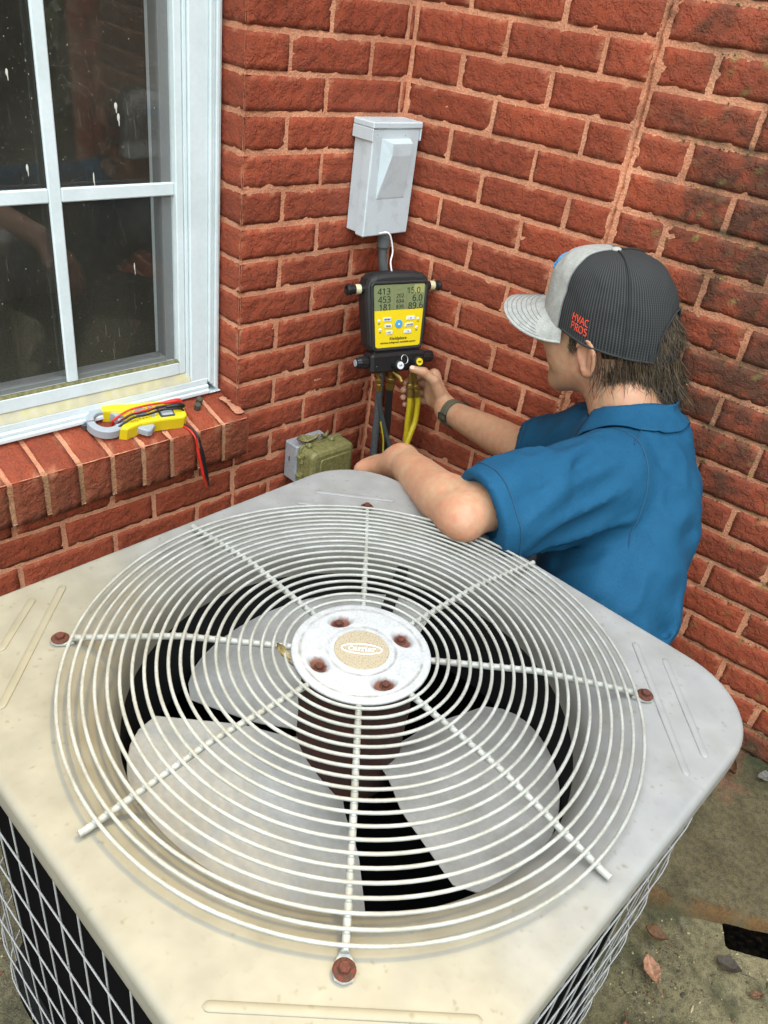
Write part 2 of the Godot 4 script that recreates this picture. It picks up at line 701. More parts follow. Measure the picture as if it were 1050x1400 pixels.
	mat("yellow_panel", lin(0.80, 0.60, 0.012), 0.4)
	mat("yellow_plastic", lin(0.78, 0.60, 0.014), 0.42)
	mat("button_white", lin(0.72, 0.74, 0.76), 0.5)
	mat("button_blue", lin(0.08, 0.36, 0.62), 0.4)
	mat("ink", lin(0.02, 0.02, 0.02), 0.6)
	mat("ink_white", lin(0.8, 0.8, 0.8), 0.6)
	m = mat("brass", lin(0.33, 0.22, 0.055), 0.38, 0.75)
	m.albedo_texture = layered(256, [f2, m2], func(a, b): return g1(0.65 + 0.35 * a + 0.3 * b))
	tri_map(m, 20.0)
	mat("band_metal", lin(0.70, 0.64, 0.40), 0.4, 0.2)
	m = mat("yellow_hose", lin(0.50, 0.38, 0.012), 0.45)
	m.albedo_texture = layered(256, [f2, m2], func(a, b): return g1(0.78 + 0.2 * a + 0.2 * b))
	tri_map(m, 14.0)
	mat("grey_hose", lin(0.06, 0.072, 0.078), 0.5)
	mat("black_hose", lin(0.016, 0.016, 0.017), 0.5)
	mat("jaw_grey", lin(0.36, 0.39, 0.42), 0.42)
	mat("jaw_dark", lin(0.05, 0.06, 0.07), 0.5)
	mat("red_lead", lin(0.62, 0.025, 0.015), 0.38)
	mat("black_lead", lin(0.012, 0.012, 0.012), 0.4)
	mat("olive_cap", lin(0.07, 0.065, 0.045), 0.8)

	m = mat("skin", Color.WHITE, 0.52, 0.0, true)
	m.albedo_texture = layered(256, [f2, m2, b2], func(a, b, c): return Color(0.92 + 0.08 * c, 0.80 + 0.20 * b + 0.05 * a, 0.76 + 0.22 * b + 0.05 * a))
	tri_map(m, 7.0)
	relief(m, layered(256, [f2, m2], func(a, b): return g1(0.7 * a + 0.3 * b)), 0.03)
	m.subsurf_scatter_enabled = true
	m.subsurf_scatter_strength = 0.12
	mat("nail", lin(0.68, 0.42, 0.32), 0.3)
	mat("eye_white", lin(0.75, 0.73, 0.70), 0.2)
	mat("eye_dark", lin(0.05, 0.035, 0.02), 0.15)
	m = mat("shirt", lin(0.009, 0.078, 0.160), 0.78)
	m.metallic_specular = 0.3
	m.albedo_texture = layered(256, [f2, m2], func(a, b): return g1(0.86 + 0.12 * a + 0.06 * b))
	tri_map(m, 5.0)
	relief(m, layered(256, [f2, m2], func(a, b): return g1(0.8 * a + 0.2 * b)), 0.035)
	mat("seam", lin(0.008, 0.062, 0.125), 0.8)
	m = mat("trousers", lin(0.05, 0.055, 0.06), 0.9)
	mat("shoe", lin(0.05, 0.035, 0.025), 0.7)
	m = mat("cap_grey", lin(0.50, 0.505, 0.50), 0.9)
	m.albedo_texture = layered(256, [f2, m2, b2], func(a, b, c): return Color(0.72 + 0.25 * a + 0.1 * b, 0.72 + 0.25 * a + 0.1 * b, 0.68 + 0.25 * a + 0.12 * b) * (0.88 + 0.14 * c))
	tri_map(m, 9.0)
	m = mat("cap_mesh", Color.WHITE, 0.85)
	var mesh_px := PackedByteArray()
	mesh_px.resize(64 * 64 * 4)
	for i in 64 * 64:
		var x := i % 64
		var y := i / 64
		var rib := absf((x % 16) - 8.0) / 8.0
		var hole := (y % 16) > 5 and rib < 0.55
		var kk := 0.05 if hole else 0.10 + 0.15 * rib
		mesh_px[i * 4] = int(kk * 255)
		mesh_px[i * 4 + 1] = int(kk * 1.03 * 255)
		mesh_px[i * 4 + 2] = int(kk * 1.02 * 255)
		mesh_px[i * 4 + 3] = 255
	m.albedo_texture = ImageTexture.create_from_image(Image.create_from_data(64, 64, false, Image.FORMAT_RGBA8, mesh_px))
	m.uv1_scale = Vector3(25, 14, 1)
	mat("cap_binding", lin(0.02, 0.021, 0.021), 0.85)
	mat("stitch", lin(0.16, 0.165, 0.17), 0.9)
	mat("red_thread", lin(0.72, 0.06, 0.02), 0.75)
	mat("blue_thread", lin(0.05, 0.25, 0.50), 0.75)
	m = mat("hair", Color.WHITE, 0.5, 0.0, true)
	mat("watch_band", lin(0.085, 0.075, 0.045), 0.8)
	mat("watch_buckle", lin(0.03, 0.028, 0.022), 0.4, 0.4)

	m = mat("leaf", Color.WHITE, 0.75, 0.0, true)
	m.albedo_texture = layered(256, [f2, m2], func(a, b): return g1(0.6 + 0.4 * a + 0.3 * b))
	tri_map(m, 14.0)
	m.backlight_enabled = true
	m.backlight = Color(0.15, 0.1, 0.04)
	m = mat("hedge_leaf", Color.WHITE, 0.7, 0.0, true)
	m.backlight_enabled = true
	m.backlight = Color(0.05, 0.07, 0.01)
	mat("bark", lin(0.06, 0.045, 0.03), 0.95)
	mat("moss", Color.WHITE, 0.95, 0.0, true)
	mat("litter", Color.WHITE, 0.9, 0.0, true)
	m = mat("drain_plastic", lin(0.012, 0.012, 0.012), 0.9)
	m.metallic_specular = 0.1
	m.albedo_texture = layered(256, [f2, m2], func(a, b): return Color(0.25 + 0.9 * b * b, 0.25 + 0.7 * b * b, 0.28 + 0.4 * b * b) * (0.7 + 0.4 * a))
	tri_map(m, 8.0)

# ---------------------------------------------------------------- ground
func ground_h(x: float, z: float) -> float:
	return noise_a.get_noise_2d(x * 2.2, z * 2.2) * 0.008 + noise_b.get_noise_2d(x * 13.0, z * 13.0) * 0.0022

func step_side(x: float, z: float) -> float:     # > 0 towards the house, over the raised slab
	var a := Vector2(-0.34, 1.17)
	var b := Vector2(-0.19, 1.375)
	var d := (b - a).normalized()
	var s := (Vector2(x, z) - a).cross(d)
	return s + noise_a.get_noise_2d(x * 9.0, z * 9.0) * 0.010

func build_ground() -> void:
	var mb := MB.new()
	var far := func(s: float) -> float: return signf(s - 0.5) * pow(absf(s - 0.5) * 2.0, 3.0) * 90.0
	mb.grid(40, 40, func(s, t): return Vector3(far.call(s), -0.055, -far.call(t)), false, func(p, s, t):
		var k := noise_a.get_noise_2d(p.x * 0.4, p.z * 0.4)
		return mix(Color(0.08, 0.075, 0.045), Color(0.05, 0.065, 0.03), 0.5 + k))
	var g := obj("ground", mb, M.concrete)
	g.set_meta("kind", "structure")
	mb = MB.new()
	var x0 := -2.4
	var x1 := 0.42
	var z0 := 0.0
	var z1 := 2.6
	mb.grid(230, 210, func(s, t):
		var x := lerpf(x0, x1, s)
		var z := lerpf(z1, z0, t)
		return Vector3(x, -0.018 + ground_h(x, z), z), false, func(p, s, t): return concrete_tone(p.x, p.z, false))
	g = obj("pavement", mb, M.concrete)
	g.set_meta("kind", "structure")
	mb = MB.new()
	mb.grid(110, 130, func(s, t):
		var e := lerpf(0.45, 2.4, s)
		var w := lerpf(0.72, 0.0, t)
		var p := RW_X * e + RW_N * w
		var k := step_side(p.x, p.z)
		var h := lerpf(-0.05, 0.002 + ground_h(p.x + 3.0, p.z), smoothstep(-0.012, 0.010, k))
		if k < -0.02:
			h = -0.052
		return Vector3(p.x, h, p.z), false, func(p, s, t): return concrete_tone(p.x, p.z, true))
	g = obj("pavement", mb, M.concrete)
	g.name = "pavement_001"
	g.set_meta("kind", "structure")

func concrete_tone(x: float, z: float, damp: bool) -> Color:
	var a := noise_a.get_noise_2d(x * 3.1, z * 3.1)
	var b := noise_b.get_noise_2d(x * 9.0 + 4.0, z * 9.0)
	var c := noise_b.get_noise_2d(x * 30.0, z * 30.0)
	var col := mix(Color(0.125, 0.108, 0.052), Color(0.225, 0.19, 0.10), 0.5 + a * 0.8 + b * 0.3)
	col = mix(col, Color(0.045, 0.045, 0.017), smoothstep(0.05, 0.5, b - a * 0.4) * 0.75)
	col = mix(col, Color(0.24, 0.21, 0.14), smoothstep(0.35, 0.6, c) * 0.5)
	if damp:
		var crack := step_side(x, z)
		col = mix(col, Color(0.098, 0.076, 0.035), 0.6 + 0.6 * a + 0.3 * b)
		col = mix(Color(0.13, 0.065, 0.018), col, smoothstep(0.0, 0.022, absf(crack - 0.008) + 0.03 * b + 0.01 * a))
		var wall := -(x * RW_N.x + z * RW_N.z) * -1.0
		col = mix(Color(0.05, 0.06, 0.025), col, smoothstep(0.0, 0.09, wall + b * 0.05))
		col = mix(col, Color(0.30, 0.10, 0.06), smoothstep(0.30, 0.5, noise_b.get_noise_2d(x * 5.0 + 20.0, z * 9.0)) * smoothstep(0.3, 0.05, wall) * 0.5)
	elif x < -1.0:
		col = mix(col, Color(0.11, 0.10, 0.06), 0.6)
	return col

# ---------------------------------------------------------------- brick walls
class Face:
	var o: Vector3
	var x: Vector3
	var nn: Vector3
	var yv := Vector3.UP
	var grime: Callable
	func at(u: float, y: float, n: float) -> Vector3:
		return o + x * u + yv * y + nn * n

func brick_tone(sd: int) -> Color:
	var r := RandomNumberGenerator.new()
	r.seed = sd * 7919 + 13
	var k := r.randf_range(0.86, 1.14)
	var h := r.randf_range(-0.05, 0.10)
	return Color(0.375 * k, (0.073 + 0.025 * h) * k, (0.029 + 0.025 * h) * k)

# one brick face with ragged edges; shared: sides (left, right, bottom, top) that meet another face of the same brick
func brick_mesh(f: Face, u0: float, u1: float, y0: float, y1: float, sd: int, shared := [false, false, false, false]) -> MB:
	var mb := MB.new()
	var base := brick_tone(sd)
	var nu := clampi(int((u1 - u0) / 0.0105), 2, 22)
	var nv := 6
	var off := Vector2(sd * 3.17, sd * 1.91)
	var lift := noise_a.get_noise_1d(sd * 11.3) * 0.0016
	var tx := noise_a.get_noise_1d(sd * 5.3 + 90.0) * 0.0012
	var jag := func(a: float, b: float) -> float:
		return noise_b.get_noise_2d(a * 70.0 + off.x, b * 70.0 + off.y) * 0.0028
	var shape := func(s: float, t: float) -> Vector3:
		# outer ring goes back into the mortar
		var i := s * (nu + 2) - 1.0
		var j := t * (nv + 2) - 1.0
		var a := clampf(i / nu, 0.0, 1.0)
		var b := clampf(j / nv, 0.0, 1.0)
		var u := lerpf(u0, u1, a)
		var y := lerpf(y0, y1, b)
		var du := 0.0
		if a <= 0.0:
			du = maxf(absf(jag.call(y, u)), 0.0018 if shared[0] else 0.0)
		elif a >= 1.0:
			du = -maxf(absf(jag.call(y, u + 3.0)), 0.0018 if shared[1] else 0.0)
		var dy := 0.0
		if b <= 0.0:
			dy = maxf(absf(jag.call(u, y)), 0.0018 if shared[2] else 0.0)
		elif b >= 1.0:
			dy = -maxf(absf(jag.call(u + 7.0, y)), 0.0018 if shared[3] else 0.0)
		var n: float = lift + tx * (a - 0.5) * 2.0 + noise_b.get_noise_2d(u * 26.0 + off.x, y * 40.0 + off.y) * 0.0022 + noise_a.get_noise_2d(u * 75.0, y * 75.0 + off.x) * 0.0013 - 0.0022 * maxf(0.0, 0.22 - absf(noise_b.get_noise_2d(u * 14.0 + off.y, y * 22.0 + off.x))) / 0.22 * smoothstep(0.1, 0.4, noise_a.get_noise_2d(u * 9.0 + off.y, y * 9.0))
		var edge := minf(minf(a, 1.0 - a) * (u1 - u0), minf(b, 1.0 - b) * (y1 - y0))
		if edge < 0.001:
			n -= 0.0016 + absf(jag.call(u * 2.0, y * 2.0)) * 0.8
		if i < -0.5 or i > nu + 0.5 or j < -0.5 or j > nv + 0.5:
			n = -0.016
			if (i < -0.5 and shared[0]) or (i > nu + 0.5 and shared[1]) or (j < -0.5 and shared[2]) or (j > nv + 0.5 and shared[3]):
				n = -0.0008
				if i < -0.5 and shared[0]:
					du = 0.0008
				if i > nu + 0.5 and shared[1]:
					du = -0.0008
				if j < -0.5 and shared[2]:
					dy = 0.0008
				if j > nv + 0.5 and shared[3]:
					dy = -0.0008
		return f.at(u + du, y + dy, n)
	mb.grid(nu + 2, nv + 2, shape, false, func(p, s, t):
		var a: float = s * (nu + 2) - 1.0
		var b: float = t * (nv + 2) - 1.0
		var c := base
		if a < 0.5 or a > nu - 0.5 or b < 0.5 or b > nv - 0.5:
			var sm := noise_b.get_noise_3d(p.x * 33.0 + sd, p.y * 33.0, p.z * 33.0)
			c = mix(c, Color(0.72, 0.32, 0.17), smoothstep(0.12, 0.5, sm) * 0.6)
		return f.grime.call(c, p, false))
	return mb

func mortar_tone(p: Vector3) -> Color:
	var k := noise_a.get_noise_3d(p.x * 6.0, p.y * 6.0, p.z * 6.0)
	var l := noise_b.get_noise_3d(p.x * 40.0, p.y * 40.0, p.z * 40.0)
	return mix(Color(0.62, 0.245, 0.130), Color(0.82, 0.39, 0.225), 0.5 + 0.7 * k + 0.35 * l)

func simple_brick(mb: MB, f: Face, u0: float, u1: float, y0: float, y1: float, sd: int) -> void:
	mb.color = brick_tone(sd)
	var b := 0.003
	var a0 := f.at(u0 + b, y0 + b, 0.0)
	var a1 := f.at(u1 - b, y0 + b, 0.0)
	var a2 := f.at(u1 - b, y1 - b, 0.0)
	var a3 := f.at(u0 + b, y1 - b, 0.0)
	var c0 := f.at(u0, y0, -0.012)
	var c1 := f.at(u1, y0, -0.012)
	var c2 := f.at(u1, y1, -0.012)
	var c3 := f.at(u0, y1, -0.012)
	mb.quad(a0, a1, a2, a3)
	mb.quad(c0, c1, a1, a0)
	mb.quad(c1, c2, a2, a1)
	mb.quad(c2, c3, a3, a2)
	mb.quad(c3, c0, a0, a3)

func row_y(k: int) -> Array:      # bottom and top of the brick face of the course under bed joint k
	return [GY - (k + 1) * COURSE + 0.0044, GY - k * COURSE - 0.0044]

func build_walls() -> void:
	# ---- left wall: plane z = 0, from x = -2.6 to the corner; the window opening ends at x = -0.416
	var clean := func(c: Color, p: Vector3, mortar: bool) -> Color:
		var k := noise_a.get_noise_3d(p.x * 7.0, p.y * 7.0, p.z * 7.0)
		var l := noise_b.get_noise_3d(p.x * 55.0, p.y * 55.0, p.z * 55.0)
		c = c * (1.0 + 0.22 * k + 0.10 * l)
		c.a = 1.0
		return c
	var left := Face.new()
	left.o = Vector3(-0.416, 0, 0)
	left.x = Vector3.RIGHT
	left.nn = Vector3(0, 0, 1)
	left.grime = clean
	var w := thing("brick_wall", "red brick house wall with the window, left of the inside corner", "wall", Vector3(-1.2, 0, -0.1))
	var mb := MB.new()
	mb.color = Color(0.5, 0.22, 0.13)
	# solid core, in pieces around the opening
	mb.box(Transform3D(Basis(), Vector3(-0.208 + 0.06, 1.5, -0.118)), Vector3(0.536 - 0.03, 3.2, 0.2))
	mb.box(Transform3D(Basis(), Vector3(-0.873, 0.12, -0.118)), Vector3(0.944, 0.58, 0.2))
	mb.box(Transform3D(Basis(), Vector3(-0.873, 2.45, -0.118)), Vector3(0.944, 1.3, 0.2))
	mb.box(Transform3D(Basis(), Vector3(-1.97, 1.5, -0.118)), Vector3(1.25, 3.2, 0.2))
	obj("wall_core", mb, M.mortar, w)
	var mort := func(f: Face, u0: float, u1: float, y0: float, y1: float, step: float, parent: Node, fade: Callable) -> void:
		var m2 := MB.new()
		m2.grid(int((u1 - u0) / step), int((y1 - y0) / step), func(s, t):
			var u := lerpf(u0, u1, s)
			var y := lerpf(y0, y1, t)
			var n := -0.0034 + noise_b.get_noise_3d(u * 45.0, y * 45.0, f.o.z * 9.0) * 0.0016 + noise_a.get_noise_2d(u * 12.0, y * 12.0) * 0.0012
			return f.at(u, y, n), false, func(p, s, t): return fade.call(mortar_tone(p), p, true))
		obj("mortar", m2, M.mortar, parent)
	mort.call(left, 0.0005, 0.4195, -0.06, 1.75, 0.008, w, clean)
	mort.call(left, -1.0, 0.0005, -0.06, 0.405, 0.010, w, clean)
	# the return into the window recess
	var ret := Face.new()
	ret.o = Vector3(-0.416, 0, 0)
	ret.x = Vector3(0, 0, 1)
	ret.nn = Vector3(-1, 0, 0)
	ret.grime = clean
	mort.call(ret, -0.13, -0.0005, 0.38, 1.75, 0.008, w, clean)
	var sd := 1
	for k in range(-8, 18):
		var yy := row_y(k)
		var ends := []
		var odd := posmod(k, 2) == 1
		var x := -0.416
		var joint := (MODULE - 0.007) if odd else MODULE * 0.5
		var u := 0.0
		while u < 0.41:
			ends.append([u, minf(joint - 0.0048, 0.4135)])
			u = joint + 0.0048
			joint += MODULE
		for e in ends:
			if e[1] - e[0] < 0.006:
				continue
			var first: bool = e[0] <= 0.0
			var hi: bool = yy[0] > 0.40
			var bm := brick_mesh(left, e[0] + rng.randf_range(-0.0012, 0.0012) * (0.0 if first else 1.0), e[1] + rng.randf_range(-0.0012, 0.0012), yy[0] + rng.randf_range(-0.001, 0.001), yy[1] + rng.randf_range(-0.001, 0.001), sd, [first and hi, false, false, false])
			if first and hi:
				# the same brick seen from the side in the recess
				var sm := brick_mesh(ret, -0.10, 0.0, yy[0], yy[1], sd, [false, true, false, false])
				join(bm, sm)
			obj("brick", bm, M.brick, w)
			sd += 1
	# below the sill
	for k in range(11, 18):
		var yy := row_y(k)
		var odd := posmod(k, 2) == 1
		var joint := (-0.007) if odd else -MODULE * 0.5
		while joint > -1.15:
			var a := joint - MODULE + 0.005
			var b := joint - 0.005
			if odd and joint == -0.007:
				b = -0.012
			obj("brick", brick_mesh(left, maxf(a, -0.98), b, yy[0], yy[1], sd), M.brick, w)
			sd += 1
			joint -= MODULE
			if joint < -0.96:
				break
		if not odd:
			obj("brick", brick_mesh(left, -MODULE * 0.5 + 0.005, -0.006, yy[0], yy[1], sd), M.brick, w)
			sd += 1
	# out of the picture: joined
	mb = MB.new()
	for k in range(-26, 18):
		var yy := row_y(k)
		var u := -2.15 + (0.0 if posmod(k, 2) == 1 else MODULE * 0.5)
		while u < 0.41:
			var a := u
			var b := minf(u + MODULE - 0.01, 0.4135)
			u += MODULE
			if k >= -8 and a > -1.0 and (k >= 11 or a > -0.05):
				continue
			if k >= -8 and k < 11 and b > -1.05:
				continue
			if k < -8 or a < -0.98:
				simple_brick(mb, left, a, b, yy[0], yy[1], sd)
				sd += 1
	var st := obj("brick_field", mb, M.brick, w)
	st.set_meta("kind", "stuff")

	# ---- right wall
	var dirty := func(c: Color, p: Vector3, mortar: bool) -> Color:
		c = clean.call(c, p, mortar)
		var e := p.dot(RW_X)
		var big := noise_a.get_noise_2d(e * 2.6 + 3.0, p.y * 2.4)
		var sm := noise_b.get_noise_2d(e * 14.0, p.y * 14.0)
		var g := smoothstep(0.50, 0.86, e + 0.16 * big + 0.10 * sm) * smoothstep(0.35, 0.95, p.y + 0.3 * big + 0.15 * sm)
		var spot := noise_b.get_noise_2d(e * 48.0 + 8.0, p.y * 48.0)
		g = clampf(g * (1.0 + 0.9 * sm + 0.7 * spot), 0.0, 0.92)
		c = mix(c, Color(0.055, 0.036, 0.020), g * (0.55 if mortar else 0.85))
		var low := smoothstep(0.10, 0.0, p.y + 0.05 * sm) * smoothstep(0.6, 1.0, e)
		c = mix(c, Color(0.06, 0.055, 0.03), low * 0.8)
		if spot > 0.45 and e > 0.6:
			c = mix(c, Color(0.30, 0.27, 0.08), (spot - 0.45) * 3.0)
		if mortar and e > 0.53:
			# green film on the upper lip of the bed joints
			var yr := fposmod(GY - p.y + 0.005, COURSE)
			var lip := smoothstep(0.0065, 0.001, yr) * smoothstep(0.53, 0.7, e + 0.1 * big)
			c = mix(c, Color(0.045, 0.045, 0.018), lip * clampf(0.75 + 0.6 * sm, 0.0, 0.92))
		return c
	var right := Face.new()
	right.o = Vector3.ZERO
	right.x = RW_X
	right.nn = RW_N
	right.grime = dirty
	w = thing("brick_wall", "red brick house wall stained dark with moss on its right, behind the kneeling man", "wall", Vector3(0.3, 0, 1.8))
	mb = MB.new()
	mb.color = Color(0.5, 0.22, 0.13)
	var core := Basis(RW_X, Vector3.UP, RW_N)
	mb.box(Transform3D(core, RW_X * 0.95 - RW_N * 0.115 + Vector3(0, 1.5, 0)), Vector3(2.1, 3.2, 0.2))
	obj("wall_core", mb, M.mortar, w)
	mort.call(right, -0.004, 0.509, -0.06, 1.75, 0.008, w, dirty)
	mort.call(right, 0.531, 1.60, -0.06, 1.75, 0.009, w, dirty)
	# the cracked joint
	mb = MB.new()
	mb.grid(11, 420, func(s, t):
		var y := lerpf(-0.05, 1.75, t)
		var mid := 0.5195 + noise_a.get_noise_1d(y * 9.0) * 0.004 - 0.0035 + noise_b.get_noise_1d(y * 60.0) * 0.0016
		var u := lerpf(0.5065, 0.5335, s)
		var n := -0.0026 + noise_b.get_noise_3d(u * 60.0, y * 45.0, 3.0) * 0.0014
		if absf(s - 0.5) < 0.3:
			u += (mid - 0.5195) * 1.0
		var wdt := 0.0019 + 0.0012 * noise_b.get_noise_1d(y * 22.0 + 5.0)
		if absf(u - mid) < wdt:
			n -= 0.009
		return right.at(u, y, n), false, func(p, s, t): return dirty.call(mortar_tone(p) * 1.05, p, false))
	obj("control_joint", mb, M.mortar, w)
	for k in range(-8, 19):
		var yy := row_y(k)
		var odd := posmod(k, 2) == 1
		var bj := []          # centres of the upright joints
		var z := 0.1248 + (MODULE * 0.5 - 0.0097 if odd else 0.0)
		bj.append(0.0)
		while z < 1.58:
			if odd and z > 0.47 and z < 0.53:
				z += MODULE
				continue
			if absf(z - 0.5195) < 0.03:
				z = 0.5195 + MODULE
				continue
			bj.append(z)
			z += MODULE
		bj.append(0.5195)
		bj.append(1.60)
		bj.sort()
		for i in bj.size() - 1:
			var a: float = bj[i] + (0.0095 if absf(bj[i] - 0.5195) < 0.001 else 0.0048)
			var b: float = bj[i + 1] - (0.0095 if absf(bj[i + 1] - 0.5195) < 0.001 else 0.0048)
			if b - a < 0.012:
				continue
			var rise := 0.004 if a > 0.52 else 0.0
			obj("brick", brick_mesh(right, a + rng.randf_range(-0.0012, 0.0012), b + rng.randf_range(-0.0012, 0.0012), yy[0] - rise * 0.0 + rng.randf_range(-0.001, 0.001), yy[1] + rng.randf_range(-0.001, 0.001), sd), M.brick, w)
			sd += 1
	mb = MB.new()
	for k in range(-26, 19):
		var yy := row_y(k)
		var u := 0.005 + (0.0 if posmod(k, 2) == 1 else MODULE * 0.5)
		while u < 1.80:
			if k < -8 or u > 1.60:
				simple_brick(mb, right, u, u + MODULE - 0.01, yy[0], yy[1], sd)
				sd += 1
			u += MODULE
	st = obj("brick_field", mb, M.brick, w)
	st.set_meta("kind", "stuff")
	# moss cushions along the lower edges on the right
	mb = MB.new()
	var r2 := RandomNumberGenerator.new()
	r2.seed = 5
	for i in 1500:
		var k := r2.randi_range(-6, 17)
		var e := r2.randf_range(0.56, 1.25)
		var y := GY - k * COURSE - 0.004 + absf(r2.randfn(0.0, 0.0022))
		if noise_a.get_noise_2d(e * 5.0, k * 3.1) + 0.35 * smoothstep(0.6, 0.9, e) < r2.randf_range(0.0, 0.5):
			continue
		var rr := r2.randf_range(0.0006, 0.0019)
		mb.color = mix(Color(0.035, 0.040, 0.012), Color(0.10, 0.12, 0.02), r2.randf()) if r2.randf() < 0.93 else Color(0.28, 0.30, 0.04)
		mb.ball(right.at(e, y, -0.001), Vector3(rr * 1.6, rr, rr), Basis(Vector3.UP, r2.randf() * 3.0), 5, 3)
	st = obj("moss", mb, M.moss, w)
	st.set_meta("kind", "stuff")

func join(a: MB, b: MB) -> void:
	var v0 := a.v.size()
	a.v.append_array(b.v)
	a.n.append_array(b.n)
	a.c.append_array(b.c)
	a.uv.append_array(b.uv)
	for i in b.idx:
		a.idx.append(i + v0)

# ---------------------------------------------------------------- window
func build_window() -> void:
	var o := thing("window", "white vinyl sash window with dirty divided panes above the brick sill", "window", Vector3(-0.88, 0.51, -0.1))
	var xl := -1.342
	var xr := -0.418
	var yb := 0.510
	var yt := 1.72
	var bx := func(mb: MB, x0: float, x1: float, y0: float, y1: float, z0: float, z1: float, bev: float) -> void:
		mb.box(Transform3D(Basis(), Vector3((x0 + x1) * 0.5, (y0 + y1) * 0.5, (z0 + z1) * 0.5)), Vector3(absf(x1 - x0), absf(y1 - y0), absf(z1 - z0)), bev)
	# outer moulding: three stepped lips all round
	var mb := MB.new()
	var steps := [[0.0, 0.0085, -0.0680], [0.0085, 0.0165, -0.0600], [0.0165, 0.0235, -0.0645], [0.0235, 0.0300, -0.0610]]
	for s in steps:
		bx.call(mb, xr - s[1], xr - s[0], yb + s[0], yt - s[0], -0.20, s[2], 0.0016)
		bx.call(mb, xl + s[0], xl + s[1], yb + s[0], yt - s[0], -0.20, s[2], 0.0016)
		bx.call(mb, xl + s[1], xr - s[1], yt - s[1], yt - s[0], -0.20, s[2] - 0.0004, 0.0016)
	obj("brick_mould", mb, M.vinyl, o)
	# flat casing of the jambs
	for s in [1, -1]:
		mb = MB.new()
		var a := xr - 0.030 if s > 0 else xl + 0.030
		var b := xr - 0.0715 if s > 0 else xl + 0.0715
		bx.call(mb, minf(a, b), maxf(a, b), yb + 0.019, yt - 0.03, -0.20, -0.0662, 0.002)
		obj("jamb", mb, M.vinyl, o)
		mb = MB.new()
		a = xr - 0.0722 if s > 0 else xl + 0.0722
		b = xr - 0.0790 if s > 0 else xl + 0.0790
		bx.call(mb, minf(a, b), maxf(a, b), yb + 0.03, yt - 0.03, -0.20, -0.0720, 0.001)
		obj("jamb_stop", mb, M.vinyl, o)
	# sill of the frame
	mb = MB.new()
	bx.call(mb, xl + 0.030, xr - 0.030, yb - 0.001, yb + 0.009, -0.20, -0.0560, 0.002)
	bx.call(mb, xl + 0.030, xr - 0.030, yb + 0.009, yb + 0.0185, -0.20, -0.0600, 0.002)
	bx.call(mb, xl + 0.030, xr - 0.030, yb + 0.0185, yb + 0.033, -0.20, -0.0650, 0.002)
	bx.call(mb, xl + 0.0, xr - 0.0, yb - 0.0022, yb - 0.0002, -0.20, -0.0590, 0.0008)
	obj("frame_sill", mb, M.vinyl, o)
	mb = MB.new()
	mb.quad(Vector3(xl + 0.072, yb + 0.0332, -0.0652), Vector3(xr - 0.072, yb + 0.0332, -0.0652), Vector3(xr - 0.072, yb + 0.051, -0.0765), Vector3(xl + 0.072, yb + 0.051, -0.0765))
	mb.quad(Vector3(xl + 0.072, yb + 0.051, -0.0765), Vector3(xr - 0.072, yb + 0.051, -0.0765), Vector3(xr - 0.072, yb + 0.02, -0.12), Vector3(xl + 0.072, yb + 0.02, -0.12))
	obj("sill_slope", mb, M.stained_vinyl, o)
	# sash
	var gl := xl + 0.0965
	var gr := xr - 0.0955
	var gb := yb + 0.0835
	var gt := 1.66
	mb = MB.new()
	bx.call(mb, gr, xr - 0.0795, yb + 0.051, yt - 0.04, -0.115, -0.0745, 0.0018)
	bx.call(mb, xl + 0.0795, gl, yb + 0.051, yt - 0.04, -0.115, -0.0745, 0.0018)
	bx.call(mb, gl, gr, yb + 0.0513, gb - 0.004, -0.115, -0.0735, 0.002)
	bx.call(mb, gl, gr, gt, yt - 0.04, -0.115, -0.0740, 0.002)
	obj("sash", mb, M.vinyl, o)
	mb = MB.new()
	mb.quad(Vector3(gl, gb - 0.0045, -0.0742), Vector3(gr, gb - 0.0045, -0.0742), Vector3(gr, gb - 0.0005, -0.0805), Vector3(gl, gb - 0.0005, -0.0805))
	mb.quad(Vector3(gl, gb - 0.0005, -0.0805), Vector3(gr, gb - 0.0005, -0.0805), Vector3(gr, gb - 0.002, -0.0870), Vector3(gl, gb - 0.002, -0.0870))
	bx.call(mb, gl, gr, gb - 0.008, gb - 0.0046, -0.115, -0.0746, 0.0)
	obj("glazing_bead", mb, M.algae_bead, o)
	# bars: vertical and horizontal, cut where they cross
	var vx := [-0.745, -0.7450 - 0.247]
	var hy := [0.940, 1.300]
	for x in vx:
		mb = MB.new()
		bx.call(mb, x - 0.0112, x + 0.0112, gb - 0.001, gt, -0.0875, -0.0800, 0.0022)
		obj("glazing_bar", mb, M.vinyl, o)
	for y in hy:
		var cuts := [gl, vx[1] - 0.0113, vx[1] + 0.0113, vx[0] - 0.0113, vx[0] + 0.0113, gr]
		mb = MB.new()
		for k in [0, 2, 4]:
			bx.call(mb, cuts[k], cuts[k + 1], y - 0.0120, y + 0.0120, -0.0875, -0.0803, 0.0022)
		obj("glazing_bar", mb, M.vinyl, o)
	# spacer and inner sash seen through the glass
	mb = MB.new()
	bx.call(mb, gr - 0.020, gr, gb, gt, -0.125, -0.0925, 0.001)
	bx.call(mb, gl, gl + 0.020, gb, gt, -0.125, -0.0925, 0.001)
	bx.call(mb, gl + 0.020, gr - 0.020, gb - 0.008, gb + 0.006, -0.125, -0.0925, 0.001)
	obj("spacer", mb, M.grey_spacer, o)
	mb = MB.new()
	mb.quad(Vector3(gl, gb - 0.004, -0.0880), Vector3(gr, gb - 0.004, -0.0880), Vector3(gr, gt, -0.0880), Vector3(gl, gt, -0.0880))
	obj("pane", mb, M.glass, o)
	mb = MB.new()
